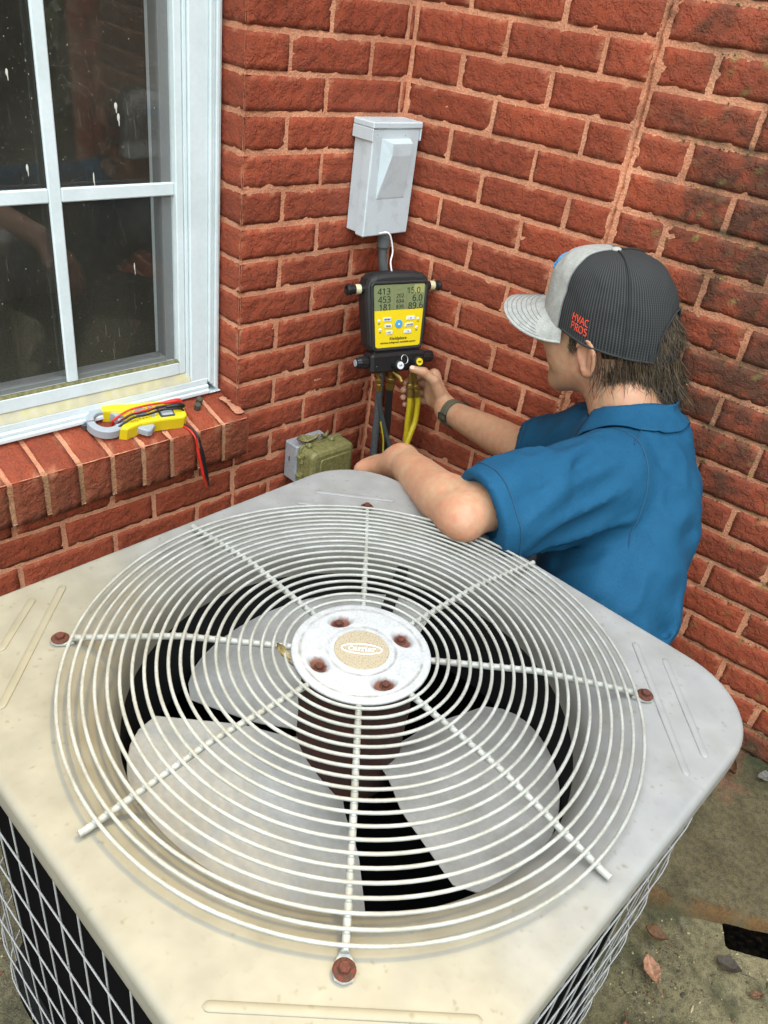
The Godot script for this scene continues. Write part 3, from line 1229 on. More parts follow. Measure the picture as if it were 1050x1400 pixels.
	mb.quad(Vector3(gl, gb - 0.004, -0.1000), Vector3(gr, gb - 0.004, -0.1000), Vector3(gr, gt, -0.1000), Vector3(gl, gt, -0.1000))
	obj("pane", mb, M.glass, o)
	# dust film with streaks and specks
	var sz := 1024
	var data := PackedByteArray()
	data.resize(sz * sz * 4)
	var na := fnl(FastNoiseLite.TYPE_SIMPLEX_SMOOTH, 0.006, 4, 91)
	var nb := fnl(FastNoiseLite.TYPE_SIMPLEX_SMOOTH, 0.05, 2, 17)
	var film := gray(na, 256)
	var fine := gray(nb, 256)
	for i in sz * sz:
		var x := i % sz
		var y := i / sz
		var a := film[((y / 4) % 256) * 256 + (x / 4) % 256] / 255.0
		var b := fine[(y % 256) * 256 + x % 256] / 255.0
		var edge := maxf(smoothstep(0.86, 1.0, float(x) / sz), smoothstep(0.80, 1.0, float(y) / sz))
		var al := 0.026 + 0.022 * smoothstep(0.35, 0.8, a) + 0.016 * edge + 0.02 * smoothstep(0.7, 0.9, b) * a
		data[i * 4] = 205
		data[i * 4 + 1] = 200
		data[i * 4 + 2] = 180
		data[i * 4 + 3] = int(al * 255)
	var r := RandomNumberGenerator.new()
	r.seed = 404
	for k in 5200:
		var x := r.randi_range(2, sz - 4)
		var y := r.randi_range(2, sz - 40)
		var big := r.randf() < 0.06
		var len := r.randi_range(6, 30) if r.randf() < 0.018 else r.randi_range(1, 2)
		var al := r.randf_range(0.05, 0.32) if not big else r.randf_range(0.25, 0.6)
		for q in len:
			for w in (2 if big else 1):
				var at := (mini(y + q, sz - 1) * sz + x + w + int(q * 0.1)) * 4
				data[at + 3] = int(al * 255)
	for k in 26:       # cobweb scratches
		var px := Vector2(r.randf() * sz, r.randf() * sz)
		var dir := Vector2.from_angle(r.randf() * TAU)
		for q in r.randi_range(20, 80):
			px += dir
			dir = dir.rotated(r.randfn(0.0, 0.12))
			if px.x > 1 and px.y > 1 and px.x < sz - 2 and px.y < sz - 2:
				data[(int(px.y) * sz + int(px.x)) * 4 + 3] = 26
	var dm := mat("dust_film", Color.WHITE, 0.9)
	dm.albedo_texture = ImageTexture.create_from_image(Image.create_from_data(sz, sz, false, Image.FORMAT_RGBA8, data))
	dm.transparency = BaseMaterial3D.TRANSPARENCY_ALPHA
	dm.metallic_specular = 0.1
	mb = MB.new()
	mb.quad(Vector3(gl, gb, -0.0872), Vector3(gr, gb, -0.0872), Vector3(gr, gt, -0.0872), Vector3(gl, gt, -0.0872))
	for i in mb.uv.size():
		mb.uv[i].y = 1.0 - mb.uv[i].y
	obj("dust_film", mb, dm, o)
	# dried droppings
	mb = MB.new()
	for s in [[-0.621, 1.080, 0.0042, 0.010], [-0.617, 1.062, 0.0038, 0.012], [-0.800, 1.125, 0.0030, 0.010], [-0.785, 0.985, 0.003, 0.011], [-0.670, 0.965, 0.0018, 0.017], [-0.600, 0.80, 0.0016, 0.014], [-0.84, 1.10, 0.0018, 0.020]]:
		mb.ball(Vector3(s[0], s[1], -0.0868), Vector3(s[2] * 0.7, s[3] * 0.55, 0.0007), Basis(), 9, 6)
		mb.ball(Vector3(s[0] + 0.0008, s[1] - s[3] * 0.7, -0.0868), Vector3(s[2] * 0.3, s[3] * 0.5, 0.0006), Basis(), 7, 5)
	obj("dried_dropping", mb, M.droppings, o)
	# the dark room behind
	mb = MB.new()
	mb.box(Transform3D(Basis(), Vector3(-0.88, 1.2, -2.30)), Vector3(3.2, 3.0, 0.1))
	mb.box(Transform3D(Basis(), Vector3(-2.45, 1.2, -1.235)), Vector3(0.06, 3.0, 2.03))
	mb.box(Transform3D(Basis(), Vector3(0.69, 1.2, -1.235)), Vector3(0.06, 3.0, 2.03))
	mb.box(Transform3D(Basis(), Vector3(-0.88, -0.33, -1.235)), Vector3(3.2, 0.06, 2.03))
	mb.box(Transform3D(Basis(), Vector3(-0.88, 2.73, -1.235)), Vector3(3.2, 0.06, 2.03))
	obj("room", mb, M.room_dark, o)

# ---------------------------------------------------------------- brick sill
func build_sill() -> void:
	var o := thing("window_sill", "sloping brick sill of bricks on edge under the white window", "window sill", Vector3(-0.88, 0.38, -0.03))
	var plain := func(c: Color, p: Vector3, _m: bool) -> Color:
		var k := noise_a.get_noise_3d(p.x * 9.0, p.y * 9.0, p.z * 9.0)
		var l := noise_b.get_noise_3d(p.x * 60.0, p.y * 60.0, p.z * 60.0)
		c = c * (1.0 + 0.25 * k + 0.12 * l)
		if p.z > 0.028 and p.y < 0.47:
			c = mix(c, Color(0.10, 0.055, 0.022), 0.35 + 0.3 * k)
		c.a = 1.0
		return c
	var back := Vector3(0, 0.513, -0.10)
	var edge := Vector3(0, 0.477, 0.033)
	var up := (back - edge).normalized()
	var top := Face.new()
	top.o = edge
	top.x = Vector3.RIGHT
	top.yv = up
	top.nn = Vector3.RIGHT.cross(up)
	top.grime = plain
	var front := Face.new()
	front.o = Vector3(0, edge.y, edge.z)
	front.x = Vector3.RIGHT
	front.nn = Vector3(0, 0, 1)
	front.grime = plain
	var depth := (back - edge).length()
	var xs := [-0.404, -0.470, -0.533, -0.598, -0.663, -0.730, -0.796, -0.865, -0.931, -0.998, -1.064, -1.130, -1.197, -1.263, -1.330]
	for i in xs.size() - 1:
		var u1: float = xs[i] - (0.0045 if i > 0 else 0.0)
		var u0: float = xs[i + 1] + 0.0045
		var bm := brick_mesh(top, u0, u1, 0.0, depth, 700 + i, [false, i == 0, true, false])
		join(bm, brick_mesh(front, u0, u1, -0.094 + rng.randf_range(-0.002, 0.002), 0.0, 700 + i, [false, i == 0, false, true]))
		if i == 0:
			var side := Face.new()
			side.o = Vector3(u1, edge.y, edge.z)
			side.x = Vector3(0, 0, -1)
			side.nn = Vector3.RIGHT
			side.grime = plain
			join(bm, brick_mesh(side, 0.0, 0.06, -0.094, 0.0, 700, [true, false, false, true]))
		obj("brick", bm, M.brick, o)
	var mb := MB.new()
	mb.grid(180, 30, func(s, t):
		var x := lerpf(-1.33, -0.4085, s)
		var d := lerpf(-0.092, depth, t)
		var w := -0.0042 + noise_b.get_noise_2d(x * 50.0, d * 50.0) * 0.0016
		if d < 0.0:
			return Vector3(x, edge.y + d, edge.z + w)
		return edge + up * maxf(d, 0.003) + top.nn * w + Vector3(x, 0, 0), false, func(p, s, t):
		var c := mortar_tone(p)
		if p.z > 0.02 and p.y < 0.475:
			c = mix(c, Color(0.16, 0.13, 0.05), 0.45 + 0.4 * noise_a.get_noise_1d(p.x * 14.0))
		return c)
	mb.quad(Vector3(-1.33, 0.386, -0.02), Vector3(-0.4085, 0.386, -0.02), Vector3(-0.4085, 0.386, 0.029), Vector3(-1.33, 0.386, 0.029))
	mb.color = Color(0.5, 0.22, 0.13)
	obj("mortar", mb, M.mortar, o)
	# lump of mortar where sill, wall and frame meet
	mb = MB.new()
	mb.color = Color(0.6, 0.27, 0.16)
	for k in 8:
		mb.ball(Vector3(-0.418 - 0.0016 * k + 0.004 * noise_b.get_noise_1d(k * 5.1), 0.4865 + 0.0022 * k, 0.012 - 0.0065 * k), Vector3(0.012 + 0.006 * noise_a.get_noise_1d(k * 3.3), 0.0026, 0.010), Basis(Vector3(0.3, 1, 0.2).normalized(), k * 0.9), 10, 7)
	obj("mortar_lump", mb, M.mortar, o)

# ---------------------------------------------------------------- electrical disconnect
func build_disconnect() -> void:
	var o := thing("disconnect_box", "light grey metal electrical disconnect box with hooded lid high on the brick wall", "electrical box", Vector3(-0.076, 0.857, 0.0))
	var bx := func(mb: MB, x0: float, x1: float, y0: float, y1: float, z0: float, z1: float, bev: float) -> void:
		mb.box(Transform3D(Basis(), Vector3((x0 + x1) * 0.5, (y0 + y1) * 0.5, (z0 + z1) * 0.5)), Vector3(absf(x1 - x0), absf(y1 - y0), absf(z1 - z0)), bev)
	var mb := MB.new()
	bx.call(mb, -0.1395, -0.0120, 0.8590, 1.0700, 0.0015, 0.0440, 0.0015)
	obj("box", mb, M.grey_enamel, o)
	mb = MB.new()
	bx.call(mb, -0.1430, -0.0085, 0.8545, 1.0680, 0.0330, 0.0600, 0.0025)
	obj("cover", mb, M.grey_enamel, o)
	mb = MB.new()
	# rain hood: top, front lip and side cheeks
	bx.call(mb, -0.1475, -0.0050, 1.0690, 1.0815, 0.0015, 0.0635, 0.0022)
	bx.call(mb, -0.1475, -0.1445, 1.0450, 1.0688, 0.0015, 0.0625, 0.001)
	bx.call(mb, -0.0080, -0.0050, 1.0450, 1.0688, 0.0015, 0.0625, 0.001)
	obj("rain_hood", mb, M.grey_enamel, o)
	mb = MB.new()
	var a := [Vector3(-0.118, 1.050, 0.0598), Vector3(-0.036, 1.050, 0.0598), Vector3(-0.031, 0.930, 0.0598), Vector3(-0.117, 0.930, 0.0598)]
	var b := [Vector3(-0.101, 1.043, 0.0770), Vector3(-0.043, 1.043, 0.0770), Vector3(-0.036, 0.934, 0.0612), Vector3(-0.112, 0.934, 0.0612)]
	var bm := [Vector3(-0.099, 1.020, 0.0765), Vector3(-0.043, 1.020, 0.0765)]
	mb.quad(b[0], bm[0], bm[1], b[1])
	mb.quad(bm[0], b[3], b[2], bm[1])
	mb.quad(a[0], b[0], b[1], a[1])
	mb.quad(a[1], b[1], bm[1], b[2])
	mb.tri(a[1], b[2], a[2])
	mb.quad(a[2], b[2], b[3], a[3])
	mb.tri(a[0], a[3], bm[0])
	mb.tri(a[0], bm[0], b[0])
	mb.tri(a[3], b[3], bm[0])
	obj("handle_bulge", mb, M.grey_enamel, o)
	for s in [[0.884, 0.0105], [1.010, 0.0060], [1.000, 0.0065], [0.990, 0.0055]]:
		mb = MB.new()
		var fr := frame(Vector3(-0.1397, s[0], 0.019), Vector3.LEFT)
		if s[1] > 0.01:
			var ring := []
			for k in 24:
				ring.append(fr * Vector3(cos(TAU * k / 24) * s[1], 0.0, sin(TAU * k / 24) * s[1]))
			mb.tube(ring, 0.0007, 6, true)
			obj("knockout", mb, M.grey_enamel, o)
		else:
			mb.lathe([Vector2(s[1], 0.0), Vector2(s[1] * 0.8, 0.0012), Vector2(0.0, 0.0014)], frame(Vector3(-0.1397, s[0] + 0.015, 0.012 + fmod(s[0] * 1000.0, 3.0) * 0.001), Vector3.LEFT), 16)
			obj("dimple", mb, M.grey_smudge if s[0] < 1.0 else M.grey_enamel, o)
	mb = MB.new()
	mb.lathe([Vector2(0.0022, 0.0), Vector2(0.0018, 0.0012), Vector2(0.0, 0.0014)], frame(Vector3(-0.1476, 1.060, 0.022), Vector3.LEFT), 10)
	obj("screw", mb, M.jaw_dark, o)
	for s in [[-0.132, 1.058], [-0.052, 1.056]]:
		mb = MB.new()
		mb.lathe([Vector2(0.0017, 0.0), Vector2(0.0012, 0.0010), Vector2(0.0, 0.0012)], frame(Vector3(s[0], s[1], 0.0601), Vector3(0, 0, 1)), 8)
		obj("screw", mb, M.grey_smudge, o)
	mb = MB.new()
	mb.lathe([Vector2(0.0, 0.0), Vector2(0.0024, 0.0), Vector2(0.0024, 0.004), Vector2(0.0, 0.004)], frame(Vector3(-0.1340, 0.8505, 0.050), Vector3.UP), 10)
	obj("screw", mb, M.brass, o)
	# conduit
	var c := thing("flexible_conduit", "grey ribbed conduit running down from the disconnect box behind the gauge", "conduit", Vector3(-0.055, 0.85, 0.04))
	mb = MB.new()
	mb.lathe([Vector2(0.0, 0.820), Vector2(0.013, 0.820), Vector2(0.0150, 0.823), Vector2(0.0150, 0.842), Vector2(0.0165, 0.843), Vector2(0.0165, 0.8588), Vector2(0.0, 0.8588)], Transform3D(Basis(), Vector3(-0.057, 0.0, 0.040)), 20)
	obj("fitting", mb, M.conduit_grey, c)
	var path := smoothed([Vector3(-0.057, 0.825, 0.040), Vector3(-0.053, 0.79, 0.040), Vector3(-0.042, 0.75, 0.042), Vector3(-0.027, 0.641, 0.043), Vector3(-0.016, 0.525, 0.044), Vector3(-0.012, 0.404, 0.048), Vector3(-0.014, 0.268, 0.056), Vector3(-0.03, 0.14, 0.08), Vector3(-0.10, 0.05, 0.18), Vector3(-0.30, 0.03, 0.40), Vector3(-0.56, 0.06, 0.62)], 12)
	var len := 0.0
	var fine := []
	var rad := []
	for i in path.size() - 1:
		for k in 6:
			fine.append(path[i].lerp(path[i + 1], k / 6.0))
			rad.append(0.0098 + 0.0007 * sin((i * 6 + k) * 1.57))
	mb = MB.new()
	mb.tube(fine, rad, 12)
	obj("tube", mb, M.conduit_grey, c)
	# hanging wire of the gauge
	mb = MB.new()
	mb.tube(smoothed([Vector3(-0.100, 0.861, 0.066), Vector3(-0.092, 0.866, 0.076), Vector3(-0.084, 0.862, 0.082), Vector3(-0.078, 0.845, 0.086), Vector3(-0.076, 0.825, 0.09), Vector3(-0.087, 0.808, 0.098), Vector3(-0.089, 0.792, 0.106), Vector3(-0.0885, 0.782, 0.112)], 6), 0.0019, 7)
	tag(obj("hanging_wire", mb, M.white_wire), "white wire loop from the disconnect box holding up the gauge", "wire")

# ---------------------------------------------------------------- weatherproof outlet
func build_outlet() -> void:
	var o := thing("outlet_box", "grey outdoor outlet box with yellowed translucent cover low on the wall", "electrical box", Vector3(-0.218, 0.27, 0.0))
	var mb := MB.new()
	mb.box(Transform3D(Basis(), Vector3(-0.2185, 0.319, 0.0235)), Vector3(0.107, 0.100, 0.045), 0.003)
	obj("box", mb, M.galvanised, o)
	mb = MB.new()
	mb.lathe([Vector2(0.0095, 0.0), Vector2(0.0095, 0.0012), Vector2(0.0085, 0.0016), Vector2(0.0, 0.0008)], frame(Vector3(-0.2722, 0.327, 0.022), Vector3.LEFT), 18)
	obj("plug", mb, M.grey_smudge, o)
	mb = MB.new()
	mb.box(Transform3D(Basis(), Vector3(-0.2722 - 0.0018, 0.327, 0.022)), Vector3(0.0012, 0.013, 0.0022), 0.0003)
	obj("slot", mb, M.jaw_dark, o)
	mb = MB.new()
	mb.prism(rounded(0.136, 0.116, 0.010), 0.007, Transform3D(Basis(), Vector3(-0.1985, 0.314, 0.0465)), 0.002)
	obj("gasket_plate", mb, M.aged_plastic, o)
	mb = MB.new()
	mb.prism(rounded(0.134, 0.112, 0.016), 0.044, Transform3D(Basis(), Vector3(-0.1965, 0.313, 0.054)), 0.011)
	mb.prism(rounded(0.098, 0.076, 0.008), 0.003, Transform3D(Basis(), Vector3(-0.190, 0.311, 0.0975)), 0.0025)
	obj("cover", mb, M.aged_plastic, o)
	for s in [[-0.2670, 0.343], [-0.2670, 0.292]]:
		mb = MB.new()
		var fr := frame(Vector3(s[0], s[1], 0.062), Vector3.UP)
		mb.lathe([Vector2(0.0, -0.011), Vector2(0.0055, -0.011), Vector2(0.0055, -0.003), Vector2(0.0042, -0.003), Vector2(0.0042, 0.003), Vector2(0.0055, 0.003), Vector2(0.0055, 0.011), Vector2(0.0, 0.011)], fr, 14)
		mb.box(Transform3D(Basis(), Vector3(s[0] - 0.004, s[1] + 0.004, 0.056)), Vector3(0.010, 0.008, 0.014), 0.002)
		obj("hinge", mb, M.aged_plastic, o)
	for s in [[-0.246, 0.3735], [-0.176, 0.3725]]:
		mb = MB.new()
		mb.box(Transform3D(Basis(), Vector3(s[0], s[1], 0.060)), Vector3(0.014, 0.009, 0.016), 0.003)
		mb.ball(Vector3(s[0], s[1] + 0.003, 0.062), Vector3(0.006, 0.004, 0.006), Basis(), 12, 8)
		obj("lug", mb, M.aged_plastic, o)

# ---------------------------------------------------------------- air conditioner
func square_reach(th: float, half: float, r: float) -> float:   # distance from the middle to a rounded square's rim
	var d := Vector2(cos(th), sin(th))
	var lo := 0.0
	var hi := half * 1.5
	for i in 24:
		var m := (lo + hi) * 0.5
		var q := Vector2(absf(d.x * m), absf(d.y * m)) - Vector2(half - r, half - r)
		var s := Vector2(maxf(q.x, 0), maxf(q.y, 0)).length() + minf(maxf(q.x, q.y), 0.0) - r
		if s < 0.0:
			lo = m
		else:
			hi = m
	return lo

func square_path(half: float, r: float, y: float, per := 8) -> Array:
	var o := []
	for k in 4:
		var c := Vector2([1, -1, -1, 1][k], [1, 1, -1, -1][k]) * (half - r)
		for i in per + 1:
			var a := PI * 0.5 * (k + float(i) / per)
			var p := c + Vector2(cos(a), sin(a)) * r
			o.append(Vector3(p.x, y, p.y))
	return o

func build_unit() -> void:
	var turn := Basis(Vector3(0.99928, 0, -0.038), Vector3.UP, Vector3(0.038, 0, 0.99928))
	var base := Vector3(-0.886, 0, 0.887)
	var fr := Transform3D(turn, base)
	var o := thing("air_conditioner", "large beige outdoor air conditioner with round wire fan grille on its top", "air conditioner", base)
	var half := 0.349
	var rc := 0.105
	var hub := Vector3(0.008, 0, 0.002)      # fan axis in the unit's own axes
	var ax0 := fr * hub
	# ---- lid
	var lm: StandardMaterial3D = M.painted_steel
	lm.vertex_color_use_as_albedo = true
	var rows := [[0, 0.2575, -0.066], [0, 0.2582, -0.058]]
	for k in 13:
		var a := PI * 0.5 * k / 12.0
		rows.append([0, 0.2585 + 0.056 * (1.0 - cos(a)) , -0.050 + 0.050 * sin(a)])
	for k in 9:
		rows.append([1, (k + 1) / 10.0, 0.0])
	for k in 7:
		var a := PI * 0.5 * k / 6.0
		rows.append([2, -0.009 + 0.009 * sin(a), -0.009 + 0.009 * cos(a)])
	rows.append([2, 0.0, -0.020])
	rows.append([2, 0.0, -0.030])
	rows.append([2, -0.002, -0.0315])
	rows.append([2, -0.007, -0.0315])
	var reach := []
	for i in 240:
		reach.append(square_reach(TAU * i / 240.0, half, rc))
	var mb := MB.new()
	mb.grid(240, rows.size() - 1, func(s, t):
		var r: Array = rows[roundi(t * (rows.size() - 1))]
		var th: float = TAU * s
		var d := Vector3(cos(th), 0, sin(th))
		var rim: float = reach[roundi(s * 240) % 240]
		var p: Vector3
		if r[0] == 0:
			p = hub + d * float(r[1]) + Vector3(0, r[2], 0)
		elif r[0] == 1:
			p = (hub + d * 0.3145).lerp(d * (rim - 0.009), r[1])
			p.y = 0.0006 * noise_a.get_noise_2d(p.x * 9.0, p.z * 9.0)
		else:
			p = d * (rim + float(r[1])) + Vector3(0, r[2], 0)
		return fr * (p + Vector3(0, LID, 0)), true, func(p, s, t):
		var q: Vector3 = fr.affine_inverse() * p - hub
		var rr := Vector2(q.x, q.z).length()
		var n1 := noise_a.get_noise_2d(p.x * 6.0, p.z * 6.0)
		var n2 := noise_b.get_noise_2d(p.x * 22.0, p.z * 22.0)
		var c := Color(1, 1, 1)
		c = mix(c, Color(0.90, 0.85, 0.70), clampf(0.05 + 0.10 * n1 + 0.12 * n2, 0.0, 0.2))
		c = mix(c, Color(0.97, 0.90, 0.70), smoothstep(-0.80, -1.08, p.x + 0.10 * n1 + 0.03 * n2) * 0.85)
		var ringd := smoothstep(0.035, 0.0, absf(rr - 0.290)) * clampf(0.25 + n2 + 0.4 * n1, 0.0, 0.8)
		c = mix(c, Color(0.52, 0.40, 0.20), ringd * 0.4)
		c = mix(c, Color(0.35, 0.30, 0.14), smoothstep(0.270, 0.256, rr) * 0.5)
		return c)
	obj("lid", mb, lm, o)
	mb = MB.new()
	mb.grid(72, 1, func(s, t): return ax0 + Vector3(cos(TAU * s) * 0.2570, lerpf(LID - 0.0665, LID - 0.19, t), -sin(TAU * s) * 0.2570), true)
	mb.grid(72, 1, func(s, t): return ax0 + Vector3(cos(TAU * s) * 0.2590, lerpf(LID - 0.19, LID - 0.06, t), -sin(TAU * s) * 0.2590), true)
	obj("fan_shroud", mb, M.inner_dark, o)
	# pressed ribs
	var ribs := [[Vector3(-0.567, 0, 1.059), Vector3(-0.705, 0, 1.206)], [Vector3(-0.562, 0, 1.098), Vector3(-0.666, 0, 1.207)], [Vector3(-0.724, 0, 0.582), Vector3(-0.650, 0, 0.653)], [Vector3(-0.682, 0, 0.574), Vector3(-0.597, 0, 0.659)],
		[Vector3(-1.201, 0, 0.716), Vector3(-1.068, 0, 0.573)], [Vector3(-1.169, 0, 0.638), Vector3(-1.106, 0, 0.576)], [Vector3(-1.202, 0, 1.074), Vector3(-1.049, 0, 1.218)], [Vector3(-1.170, 0, 1.150), Vector3(-1.110, 0, 1.210)]]
	for r in ribs:
		mb = MB.new()
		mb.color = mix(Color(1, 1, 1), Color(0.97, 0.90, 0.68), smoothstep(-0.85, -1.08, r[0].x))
		var pts := []
		var rad := []
		for k in 81:
			var t := k / 80.0
			pts.append(r[0].lerp(r[1], t) + Vector3(0, LID + 0.0002, 0))
			var near := clampf(minf(t, 1.0 - t) * r[0].distance_to(r[1]) / 0.006, 0.0, 1.0)
			rad.append(0.0044 * sqrt(maxf(0.01, 1.0 - (1.0 - near) * (1.0 - near))))
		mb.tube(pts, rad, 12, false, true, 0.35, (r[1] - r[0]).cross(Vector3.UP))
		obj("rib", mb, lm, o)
	# ---- cabinet
	mb = MB.new()
	var cw := square_path(half - 0.030, rc - 0.02, 0.0)
	var nc := cw.size()
	mb.grid(nc, 1, func(s, t):
		var p: Vector3 = cw[roundi(s * nc) % nc]
		return fr * (p + Vector3(0, lerpf(0.665, 0.04, t), 0)), true)
	var ci := square_path(half - 0.055, rc - 0.045, 0.0)
	mb.grid(nc, 1, func(s, t):
		var p: Vector3 = ci[roundi(s * nc) % nc]
		return fr * (p + Vector3(0, lerpf(0.04, 0.665, t), 0)), true)
	obj("coil", mb, M.dark_coil, o)
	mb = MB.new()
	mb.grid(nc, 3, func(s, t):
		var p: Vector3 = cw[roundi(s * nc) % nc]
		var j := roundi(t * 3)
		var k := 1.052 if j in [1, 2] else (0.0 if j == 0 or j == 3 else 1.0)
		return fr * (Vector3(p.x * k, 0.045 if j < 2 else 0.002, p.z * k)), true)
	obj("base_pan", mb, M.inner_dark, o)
	# wires round the cabinet
	for k in 7:
		mb = MB.new()
		var pts := []
		for p in square_path(half - 0.0095, rc - 0.008, 0.619 - 0.0915 * k):
			pts.append(fr * p)
		mb.tube(pts, 0.0011, 6, true)
		obj("guard_wire", mb, M.guard_paint, o)
	var loop := square_path(half - 0.0125, rc - 0.010, 0.0, 10)
	loop.append(loop[0])
	var upright := MB.new()
	upright.tube([Vector3(0, 0.03, 0), Vector3(0, 0.65, 0)], 0.0011, 6)
	var um := upright.mesh()
	var run := 0.012
	for i in loop.size() - 1:
		var a: Vector3 = loop[i]
		var b: Vector3 = loop[i + 1]
		var l := a.distance_to(b)
		while run < l:
			obj("guard_wire", um, M.guard_paint, o, fr * Transform3D(Basis(), a.lerp(b, run / l)))
			run += 0.0437
		run -= l
	# ---- fan
	var ax := fr * hub
	mb = MB.new()
	mb.lathe([Vector2(0.0, -0.165), Vector2(0.040, -0.165), Vector2(0.058, -0.155), Vector2(0.063, -0.145), Vector2(0.063, -0.050), Vector2(0.0645, -0.048), Vector2(0.0645, -0.040), Vector2(0.063, -0.038), Vector2(0.063, 0.012), Vector2(0.058, 0.0205), Vector2(0.0, 0.0205)], Transform3D(Basis(), ax + Vector3(0, LID, 0)), 48)
	var motor := obj("fan_motor", mb, M.rust_motor, o)
	mb = MB.new()
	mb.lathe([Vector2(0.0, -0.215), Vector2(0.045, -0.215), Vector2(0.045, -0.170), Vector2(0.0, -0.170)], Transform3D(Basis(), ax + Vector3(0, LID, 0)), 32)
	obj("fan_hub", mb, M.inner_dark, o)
	for k in 3:
		mb = MB.new()
		var a0 := deg_to_rad([58.0, 172.0, 294.0][k] - 47.0)
		var span := deg_to_rad(94.0)
		var shape := func(s: float, t: float, lift: float) -> Vector3:
			# s round the axis, t outwards; outer corners rounded off
			var w := absf(s - 0.5) * 2.0
			var r1 := 0.2535 - 0.030 * pow(w, 8.0)
			var r := lerpf(0.040, r1, t)
			var narrow := lerpf(0.75, 1.0, smoothstep(0.0, 0.5, t))
			var th := a0 + span * (0.5 + (s - 0.5) * narrow)
			var y := LID - 0.125 + 0.070 * (s - 0.5) * (0.6 + 0.6 * t) + 0.012 * sin(PI * s)
			return ax + Vector3(cos(th) * r, y + lift, sin(th) * r)
		mb.grid(22, 14, func(s, t): return shape.call(s, t, 0.0008), false)
		mb.grid(22, 14, func(s, t): return shape.call(1.0 - s, t, -0.0008), false)
		var rim := []
		for i in 15:
			rim.append(shape.call(0.0, i / 14.0, 0.0))
		for i in range(1, 23):
			rim.append(shape.call(i / 22.0, 1.0, 0.0))
		for i in range(1, 15):
			rim.append(shape.call(1.0, 1.0 - i / 14.0, 0.0))
		mb.tube(rim, 0.0011, 6)
		obj("fan_blade", mb, M.blade_metal, o)
	# bracket seen through the grille
	mb = MB.new()
	mb.box(Transform3D(Basis(Vector3.UP, deg_to_rad(32.0)), ax + Vector3(0.17, LID - 0.045, -0.11)), Vector3(0.20, 0.010, 0.016), 0.002)
	obj("bracket", mb, M.inner_dark, o)
	# ---- grille
	var dome := func(r: float) -> float: return 0.0252 if r < 0.198 else lerpf(0.0252, 0.0072, (r - 0.198) / 0.1155)
	mb = MB.new()
	var bolts := []
	for k in 4:
		var a := deg_to_rad(15.0 + 90.0 * k)
		bolts.append(Vector2(cos(a), sin(a)) * 0.0520)
	var mid := ax + Vector3(0, LID + 0.0262, 0)
	mb.grid(180, 52, func(s, t):
		var th: float = TAU * s
		var i := roundi(t * 52)
		var r := 0.0765 * minf(1.0, i / 48.0)
		var q := Vector2(cos(th), sin(th)) * r
		var y := 0.0040 + 0.0012 * smoothstep(0.0765, 0.066, r)
		y -= 0.0010 * (smoothstep(0.0022, 0.0, absf(r - 0.0675)) + smoothstep(0.002, 0.0, absf(r - 0.0375)))
		if i > 48:
			y = [0.0022, 0.0, 0.0, 0.0004][i - 49]
			q = Vector2(cos(th), sin(th)) * [0.0775, 0.0773, 0.05, 0.0][i - 49]
		for b in bolts:
			var along: Vector2 = b.normalized().orthogonal()
			var e: Vector2 = q - b
			var d := Vector2(e.dot(along) / 1.35, e.dot(b.normalized())).length()
			y -= 0.0068 * smoothstep(0.0125, 0.0070, d)
		return mid + Vector3(q.x, y, q.y), true, func(p, s, t):
		var q := Vector2(p.x - mid.x, p.z - mid.z)
		var c := Color(1, 1, 1)
		for b in bolts:
			var along: Vector2 = b.normalized().orthogonal()
			var e: Vector2 = q - b
			var d := Vector2(e.dot(along) / 1.35, e.dot(b.normalized())).length()
			c = mix(c, Color(0.34, 0.11, 0.06), smoothstep(0.0098, 0.0078, d + 0.001 * noise_b.get_noise_2d(p.x * 120.0, p.z * 120.0)))
		var r := q.length()
		var groove := smoothstep(0.0022, 0.0005, absf(r - 0.0680)) + smoothstep(0.0022, 0.0005, absf(r - 0.0380))
		c = mix(c, Color(0.45, 0.40, 0.32), clampf(groove * (0.3 + noise_a.get_noise_2d(p.x * 40.0, p.z * 40.0)), 0.0, 0.7))
		return c)
	var hm: StandardMaterial3D = M.hub_paint
	hm.vertex_color_use_as_albedo = true
	var grille := obj("fan_grille", mb, hm, o)
	for i in 20:
		var r := 0.0845 + i * 0.01205
		mb = MB.new()
		var pts := []
		for k in 120:
			var th := TAU * k / 120.0
			pts.append(ax + Vector3(cos(th) * r, LID + dome.call(r) + 0.0053, sin(th) * r))
		mb.tube(pts, 0.0019, 8, true)
		obj("ring", mb, M.painted_wire, grille)
	for k in 8:
		var th := deg_to_rad(-0.8 + 45.0 * k)
		var d := Vector3(cos(th), 0, sin(th))
		var tab := k % 2 == 1
		mb = MB.new()
		var pts := []
		var rad := []
		for i in 28:
			var r := lerpf(0.070, 0.316 if tab else 0.329, i / 27.0)
			pts.append(ax + d * r + Vector3(0, LID + dome.call(minf(r, 0.322)), 0))
			rad.append(0.0036)
		mb.tube(pts, rad, 10)
		# blobs of weld and paint at the crossings
		for i in 20:
			var r := 0.0845 + i * 0.01205
			mb.ball(ax + d * r + Vector3(0, LID + dome.call(r) + 0.0028, 0), Vector3(0.0036, 0.0030, 0.0036), Basis(), 7, 5)
		obj("spoke", mb, M.painted_wire, grille)
